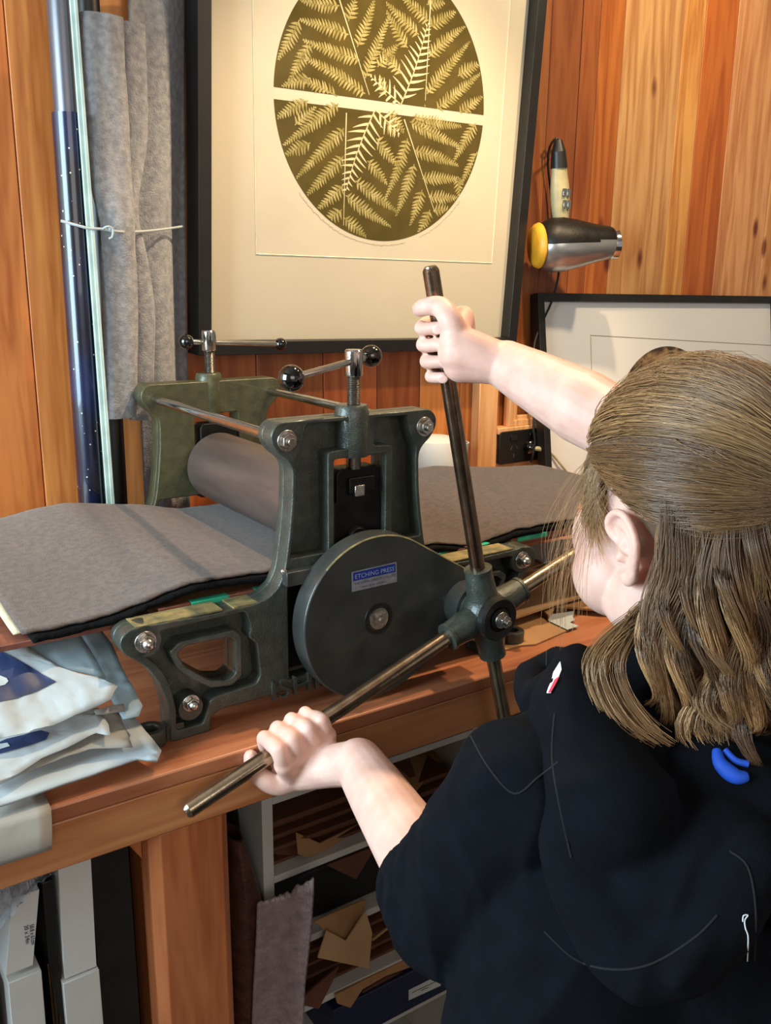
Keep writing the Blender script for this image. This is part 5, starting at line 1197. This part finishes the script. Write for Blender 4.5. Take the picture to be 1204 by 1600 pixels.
def lockset(azs, els, dens, col, lenadj=0):
    for azm in azs:
        for el in els:
            root = sph(azm+rng.uniform(-3, 3), el+rng.uniform(-4, 4), 1.02); R0 = W_(root)
            ze = zend+rng.uniform(-.015, .03)+lenadj
            hang(root, R0.z-ze, rng.uniform(.012, .019), azm*.11+rng.uniform(-.5, .5), (rng.uniform(-.004, .016), rng.uniform(-.012, .012)), rng.uniform(.01, .03), col, dens, rng.uniform(.006, .0095))
lockset(np.arange(113, 262, 6), (-6, ), 110, BR1); lockset(np.arange(114, 258, 7), (-1, ), 90, BR1); lockset(np.arange(112, 252, 9), (-20, -34), 70, BR3)
lockset(np.arange(112, 180, 8), (-12, ), 80, BR2); lockset(np.arange(116, 128, 4), (-30,), 60, BR1, .02)
# front lock curving past the neck below the ear
for k, (rx, ze) in enumerate((((-.050, .060, -.040), 1.045), ((-.056, .056, -.046), 1.035), ((-.062, .052, -.05), 1.02))):
    R0 = W_(V(rx)); P_ = [R0, at(1018-k*6, 950, d=.81), at(955+k*14, 995, d=.80), at(924+k*20, 1040, d=.79), at(935+k*22, 1090, d=.78), at(965+k*24, 1135, d=.77), at(1010+k*22, 1165, d=.76)]
    B_ = smoothpts(P_, 4)
    for s in range(95):
        o = V((rng.normal(), rng.normal(), rng.normal()))*.0042; L_ = int(len(B_)*rng.uniform(.85, 1)); 
        strands.append([q+o*(.9-.35*i/len(B_)) for i, q in enumerate(B_[:L_])]); radii.append(.00034*rng.uniform(.8, 1.3)); cols.append(hc(BR2 if s % 3 == 0 else BR1, .13))
# ponytail from the tie
for k in range(16):
    ph = rng.uniform(0, 6.28); hang(TIE+V((-.012, rng.uniform(-.014, .014), rng.uniform(-.008, .008))), .21+rng.uniform(-.02, .02), .009, ph, (.012+rng.uniform(-.01, .02), rng.uniform(-.03, .03)), .02, BR2 if k % 2 else BR1, 45, .008)
# wispy strands in front of the temple and cheek
for n in range(70):
    azm = rng.uniform(58, 86); root = sph(azm, hairline(azm)+rng.uniform(-2, 5), 1.01); R0 = W_(root); fw = Hf*rng.uniform(.012, .05)+Hl*rng.uniform(-.004, .016); ln = rng.uniform(.06, .19); ph = rng.uniform(0, 6.28)
    strands.append([R0+V((0, 0, -ln*(i/12)))+fw*math.sin(i/12*1.8)+Hl*.003*math.sin(i/12*5+ph)+Hu*.006*math.sin(i/12*3.1) for i in range(13)]); radii.append(.00022); cols.append(hc(BR2, .1))
for n in range(900):   # soft short hair along the temple down to the ear
    azm = rng.uniform(52, 74); root = sph(azm, hairline(azm)+rng.uniform(-8, 8), 1.005); R0 = W_(root); ln = rng.uniform(.03, .075); bk = -Hf*rng.uniform(-.004, .022)
    strands.append([R0+(V((0, 0, -ln))*(i/9)+bk*(i/9)**2+Hl*.0035*math.sin(i/9*3.14)) for i in range(10)]); radii.append(.0003); cols.append(hc(BR2, .12))
def strandmesh(name, S, Rd, C, parent):
    vs = []; fs = []; cl = []; base = 0
    for pts, r, c in zip(S, Rd, C):
        P = np.array([tuple(p) for p in pts]); n = len(P); T = np.gradient(P, axis=0); T /= (np.linalg.norm(T, axis=1, keepdims=True)+1e-9)
        ref = np.array([.3, .5, .81]); U_ = np.cross(T, ref); U_ /= (np.linalg.norm(U_, axis=1, keepdims=True)+1e-9); W2 = np.cross(T, U_)
        taper = np.linspace(1, .45, n)[:, None]*r
        for k in range(3): a_ = k*2.0944; vs.append(P+(U_*math.cos(a_)+W2*math.sin(a_))*taper)
        idx = np.arange(n-1)
        for k in range(3):
            k2 = (k+1) % 3; fs.append(np.stack([base+k*n+idx, base+k2*n+idx, base+k2*n+idx+1, base+k*n+idx+1], 1))
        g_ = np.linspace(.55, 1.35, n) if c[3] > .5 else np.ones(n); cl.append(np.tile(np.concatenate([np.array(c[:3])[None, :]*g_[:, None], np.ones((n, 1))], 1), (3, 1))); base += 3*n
    Vv = np.concatenate(vs); Ff = np.concatenate(fs); Cc = np.concatenate(cl); me = bpy.data.meshes.new(name)
    me.vertices.add(len(Vv)); me.vertices.foreach_set('co', Vv.astype(np.float32).ravel()); me.loops.add(Ff.size); me.loops.foreach_set('vertex_index', Ff.astype(np.int32).ravel())
    me.polygons.add(len(Ff)); me.polygons.foreach_set('loop_start', np.arange(0, Ff.size, 4, dtype=np.int32)); me.polygons.foreach_set('use_smooth', np.ones(len(Ff), bool))
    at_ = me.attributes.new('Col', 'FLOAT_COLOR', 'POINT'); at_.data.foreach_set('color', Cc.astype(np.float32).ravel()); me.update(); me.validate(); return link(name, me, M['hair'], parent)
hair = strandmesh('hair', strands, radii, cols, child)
# close fitting underlayer following the hairline
g = B(); NA, NE = 96, 40; grid = []
for i in range(NA):
    azm = -180+360*i/NA; a_ = abs(azm); lo = hairline(azm)+1 if a_ < 96 else max(-62, hairline(96)-(a_-96)*2.6); col_ = []
    for j in range(NE+1): el = lo+(90-lo)*j/NE; col_.append(g.bm.verts.new(W_(sph(azm, el, 1.004+.028*min(1, j/5)))))
    grid.append(col_)
for i in range(NA):
    for j in range(NE): g.bm.faces.new((grid[i][j], grid[(i+1) % NA][j], grid[(i+1) % NA][j+1], grid[i][j+1]))
bmesh.ops.remove_doubles(g.bm, verts=g.bm.verts, dist=1e-5)
g.out('hair_underlayer', M['haircap'], hair, smooth=180)
g = B(); g.lathe(W_(TIE), -Hf, [(-.012, .008), (-.008, .014), (0, .016), (.008, .014), (.012, .008)], 24); g.out('hair_tie', M['hoodie'], hair)
